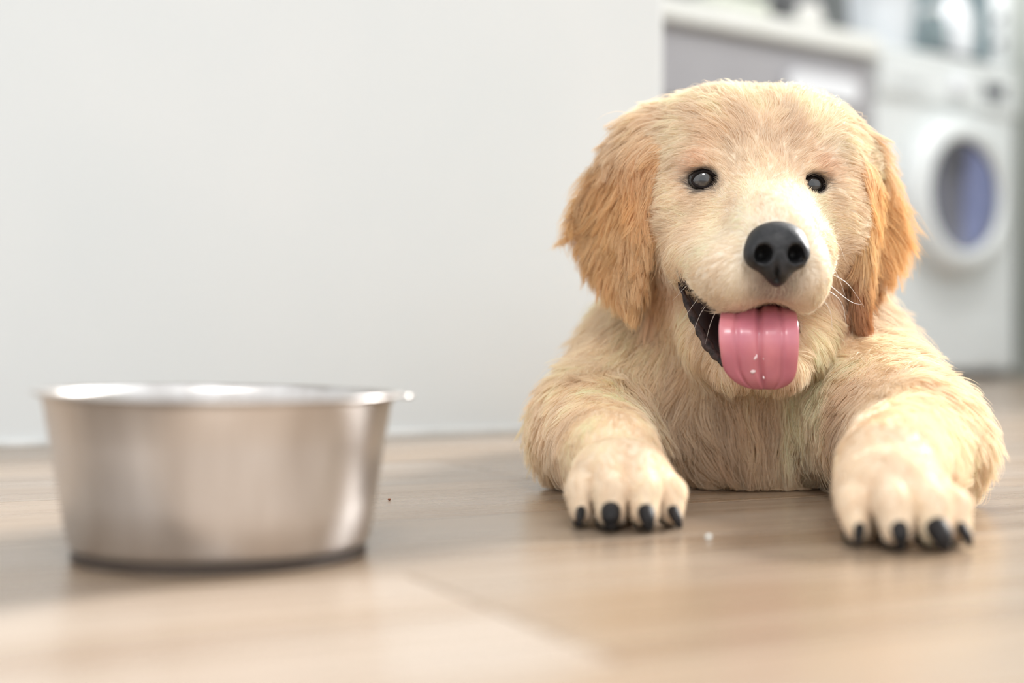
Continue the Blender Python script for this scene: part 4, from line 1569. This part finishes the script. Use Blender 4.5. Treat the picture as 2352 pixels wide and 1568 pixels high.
# ---- tongue ------------------------------------------------------
M_TONGUE = mat('tongue', (0.80, 0.30, 0.32), 0.30, Coat_Weight=0.25, Coat_Roughness=0.15, Subsurface_Weight=0.2)
M_TONGUE.node_tree.nodes['Principled BSDF'].inputs['Subsurface Radius'].default_value = (0.006, 0.002, 0.002)
M_TONGUE.node_tree.nodes['Principled BSDF'].inputs['Subsurface Scale'].default_value = 0.5
noise_tint(M_TONGUE, (0.53, 0.165, 0.215), (0.64, 0.225, 0.255), 60.0, 3.0, stretch=(1, 1, 0.35), bump=0.35, bump_dist=0.0007)
spine = smooth_path([P(1742, 690, 0.822), P(1742, 700, 0.795), P(1742, 716, 0.773), P(1742, 738, 0.7605), P(1742, 770, 0.7545), P(1743, 805, 0.7545), P(1745, 845, 0.759), P(1750, 868, 0.7625), P(1754, 886, 0.768)], 40)
halfw = np.interp(np.linspace(0, 1, 40), [0, 0.25, 0.45, 0.58, 0.68, 0.77, 0.85, 0.91, 0.955, 0.985, 1.0], [0.017, 0.0200, 0.0213, 0.0211, 0.0204, 0.0192, 0.0170, 0.0142, 0.0105, 0.0062, 0.0025])
TV, TF = [], []
NW = 70
for i in range(40):
    t = spine[min(i + 1, 39)] - spine[max(i - 1, 0)]
    t /= np.linalg.norm(t)
    across = np.array([1.0, 0.0, -0.02])
    out_n = np.cross(across, t)
    out_n /= np.linalg.norm(out_n)
    if out_n[1] > 0:
        out_n = -out_n
    th = 0.0036 * min(1.0, 0.45 + halfw[i] / 0.016)
    for j in range(2 * NW):
        a = 2 * math.pi * j / (2 * NW)
        u = math.cos(a)
        top = math.sin(a)
        groove = 0.0026 * math.exp(-(u / 0.06) ** 2) + 0.0010 * math.exp(-((u - 0.52) / 0.06) ** 2) + 0.0010 * math.exp(-((u + 0.55) / 0.06) ** 2) if top > 0 else 0
        cup = 0.0022 * u * u
        fade = 1.0 if i < 33 else (39 - i) / 6
        h = th * (abs(top) ** 0.7) * (1 if top > 0 else -1) - groove * fade + cup * 0.6
        TV.append(spine[i] + across * halfw[i] * (abs(u) ** 0.9) * (1 if u > 0 else -1) + out_n * h)
for i in range(39):
    for j in range(2 * NW):
        j2 = (j + 1) % (2 * NW)
        TF.append((i * 2 * NW + j, i * 2 * NW + j2, (i + 1) * 2 * NW + j2, (i + 1) * 2 * NW + j))
TF.append(tuple(range(2 * NW))[::-1])
TF.append(tuple(39 * 2 * NW + j for j in range(2 * NW)))
tongue = mesh_obj('tongue', TV, TF, M_TONGUE, puppy)
bm = bmesh.new()
bm.from_mesh(tongue.data)
bmesh.ops.recalc_face_normals(bm, faces=bm.faces)
bm.to_mesh(tongue.data)
bm.free()
tag(tongue, 'wet pink tongue hanging out')
# spit beads on the tongue, their pale colour paints its wet glints
M_SPIT = mat('spit', (0.95, 0.80, 0.80), 0.05, Coat_Weight=1.0)
noise_tint(M_SPIT, (0.85, 0.62, 0.64), (0.95, 0.78, 0.80), 300.0)
for (px, py, r) in ((1733, 818, 0.0016), (1768, 815, 0.0014), (1756, 822, 0.0009), (1729, 848, 0.0019), (1778, 850, 0.0014), (1762, 852, 0.0010), (1715, 855, 0.0009), (1730, 875, 0.0015), (1724, 866, 0.0010), (1755, 866, 0.0008)):
    dd = np.interp(py, [805, 845, 868, 886], [0.7545, 0.759, 0.7625, 0.768]) - 0.0032
    bm = bmesh.new()
    bmesh.ops.create_icosphere(bm, subdivisions=2, radius=r)
    q = P(px, py, dd)
    for v in bm.verts:
        v.co.y *= 0.45
        v.co.z *= 1.25
        v.co += Vector(q)
    bm_obj('spit_glint', bm, M_SPIT, tongue, True)

# ---- lips --------------------------------------------------------
M_LIP = mat('black_lip', (0.03, 0.02, 0.02), 0.6, spec=0.3)
noise_tint(M_LIP, (0.016, 0.011, 0.010), (0.085, 0.052, 0.046), 240.0, 4.0, bump=0.9, bump_dist=0.0015)
lp = smooth_path([P(1554, 622, 0.823), P(1568, 668, 0.817), P(1590, 722, 0.806), P(1614, 772, 0.797), P(1640, 812, 0.788), P(1668, 840, 0.781)], 26)
lr = np.interp(np.linspace(0, 1, 26), [0, 0.2, 0.55, 0.8, 1], [0.0008, 0.0016, 0.0026, 0.0026, 0.0014]) * (1 + 0.22 * np.sin(np.arange(26) * 1.9) + 0.12 * np.sin(np.arange(26) * 0.83))
v_, f_ = tube_data(lp, lr, 12)
tag(mesh_obj('lip', v_, f_, M_LIP, puppy), 'black lower lip fold')
# ---- eyes --------------------------------------------------------
def eye_material():
    m = mat('eye', (0.02, 0.015, 0.012), 0.06, Coat_Weight=1.0, Coat_Roughness=0.02)
    nt, N, L, b = nodes_of(m)
    tc = N.new('ShaderNodeTexCoord')
    ln_ = N.new('ShaderNodeVectorMath')
    ln_.operation = 'DISTANCE'
    ln_.inputs[1].default_value = (0, 0, EYE_R)
    L.new(tc.outputs['Object'], ln_.inputs[0])
    cr = N.new('ShaderNodeValToRGB')
    mr = N.new('ShaderNodeMapRange')
    mr.inputs['From Max'].default_value = 0.010
    L.new(ln_.outputs['Value'], mr.inputs['Value'])
    e = cr.color_ramp.elements
    e[0].position, e[0].color = 0.0, (0.006, 0.006, 0.007, 1)
    e[1].position, e[1].color = 1.0, (0.006, 0.005, 0.005, 1)
    for pos, c in ((0.16, (0.008, 0.008, 0.009)), (0.26, (0.040, 0.034, 0.031)), (0.40, (0.034, 0.028, 0.025)), (0.52, (0.005, 0.004, 0.004))):
        q = e.new(pos)
        q.color = (*c, 1)
    L.new(mr.outputs['Result'], cr.inputs['Fac'])
    L.new(cr.outputs['Color'], b.inputs['Base Color'])
    return m


M_EYE = eye_material()
M_LID = noise_tint(mat('eye_rim', rough=0.85, spec=0.1), (0.010, 0.008, 0.008), (0.022, 0.016, 0.015), 200.0)
for e, (rx, rz, tilt, sg) in zip(EYES, ((0.0068, 0.0046, -5, -1), (0.0068, 0.0053, 8, 1))):
    bm = bmesh.new()
    bmesh.ops.create_uvsphere(bm, u_segments=48, v_segments=32, radius=EYE_R)
    me = bpy.data.meshes.new('eye')
    bm.to_mesh(me)
    bm.free()
    me.polygons.foreach_set('use_smooth', [True] * len(me.polygons))
    me.materials.append(M_EYE)
    o = bpy.data.objects.new('eye', me)
    link(o, puppy)
    o.location = tuple(e)
    look = Vector((-0.12, -1, -0.03)).normalized()
    o.rotation_euler = look.to_track_quat('Z', 'Y').to_euler()
    # dark rim round the almond opening
    pts = []
    nn = 40
    for k in range(nn + 1):
        a = 2 * math.pi * k / nn
        x, z = rx * math.cos(a), rz * math.sin(a) * (1 - 0.18 * abs(math.cos(a)) ** 3)
        x, z = x * math.cos(math.radians(-tilt)) - z * math.sin(math.radians(-tilt)), x * math.sin(math.radians(-tilt)) + z * math.cos(math.radians(-tilt))
        y = -math.sqrt(max(EYE_R ** 2 * 1.02 - x * x - z * z, 1e-8))
        pts.append(e + np.array([x, y, z]))
    v_, f_ = tube_data(pts, [0.00095 + 0.0003 * math.cos(2 * math.pi * k / nn) * -sg for k in range(nn + 1)], 10)
    mesh_obj('eyelid', v_, f_, M_LID, puppy)

# ---- claws -------------------------------------------------------
M_PAD = noise_tint(mat('toe_pad', rough=0.7, spec=0.2), (0.012, 0.010, 0.010), (0.03, 0.024, 0.022), 260.0, bump=0.4)
M_CLAW = mat('claw', (0.02, 0.017, 0.016), 0.6, spec=0.25)
noise_tint(M_CLAW, (0.008, 0.007, 0.007), (0.022, 0.018, 0.017), 220.0)
for i, (c, r) in enumerate(claw_spots):
    sx = (-0.0022, -0.0012, 0.0010, 0.0024)[i % 4] + RNG.uniform(-0.0008, 0.0008)
    r = r * RNG.uniform(0.85, 1.15)
    pts = smooth_path([c + np.array([0, 0.008, 0.0012]), c + np.array([0, 0.002, 0.0010]), c + np.array([sx * 0.5, -0.0025, -0.0022]), c + np.array([sx, -0.0042, -c[2] + 0.0018])], 12)
    v_, f_ = tube_data(pts, np.interp(np.linspace(0, 1, 12), [0, 0.3, 0.7, 1], [0.0040, 0.0043, 0.0037, 0.0017]) * r / 0.0096 * (0.72 if i % 4 in (0, 3) else 1.0), 12)
    mesh_obj('claw', v_, f_, M_CLAW, puppy)
    bm = bmesh.new()                              # toe pad under the claw
    bmesh.ops.create_uvsphere(bm, u_segments=16, v_segments=10, radius=1.0)
    for v in bm.verts:
        v.co = Vector((v.co.x * r * 0.62 + c[0], v.co.y * 0.0080 + c[1] + 0.0130, max(v.co.z, -0.75) * 0.0045 + 0.0042))
    bm_obj('toe_pad', bm, M_PAD, puppy, True)

# ---- whiskers ----------------------------------------------------
M_WHISK = mat('whisker', (0.9, 0.88, 0.84), 0.3)
noise_tint(M_WHISK, (0.84, 0.82, 0.78), (0.92, 0.9, 0.88), 50.0)
WH_L = [((1640, 650, 0.772), (1600, 690, 0.79), (1565, 740, 0.80)), ((1650, 668, 0.768), (1612, 715, 0.785), (1590, 770, 0.795)), ((1632, 630, 0.778), (1585, 650, 0.80), (1545, 690, 0.815)),
        ((1665, 680, 0.762), (1635, 735, 0.775), (1620, 790, 0.785)), ((1622, 615, 0.785), (1570, 625, 0.81), (1530, 650, 0.83)), ((1890, 620, 0.775), (1945, 650, 0.78), (1985, 705, 0.79)),
        ((1888, 640, 0.775), (1950, 690, 0.785), (1980, 700, 0.79)), ((1882, 655, 0.772), (1930, 690, 0.78), (1945, 750, 0.785)), ((1890, 600, 0.778), (1920, 625, 0.785), (1942, 680, 0.79)),
        ((1874, 670, 0.768), (1905, 710, 0.775), (1912, 760, 0.78)), ((1888, 545, 0.785), (1925, 560, 0.795), (1942, 600, 0.80)), ((1886, 562, 0.782), (1915, 580, 0.79), (1925, 610, 0.795))]
for w_ in WH_L:
    pts = smooth_path([P(*q) for q in w_], 12)
    v_, f_ = tube_data(pts, np.linspace(0.00022, 0.00005, 12), 6)
    mesh_obj('whisker', v_, f_, M_WHISK, puppy)
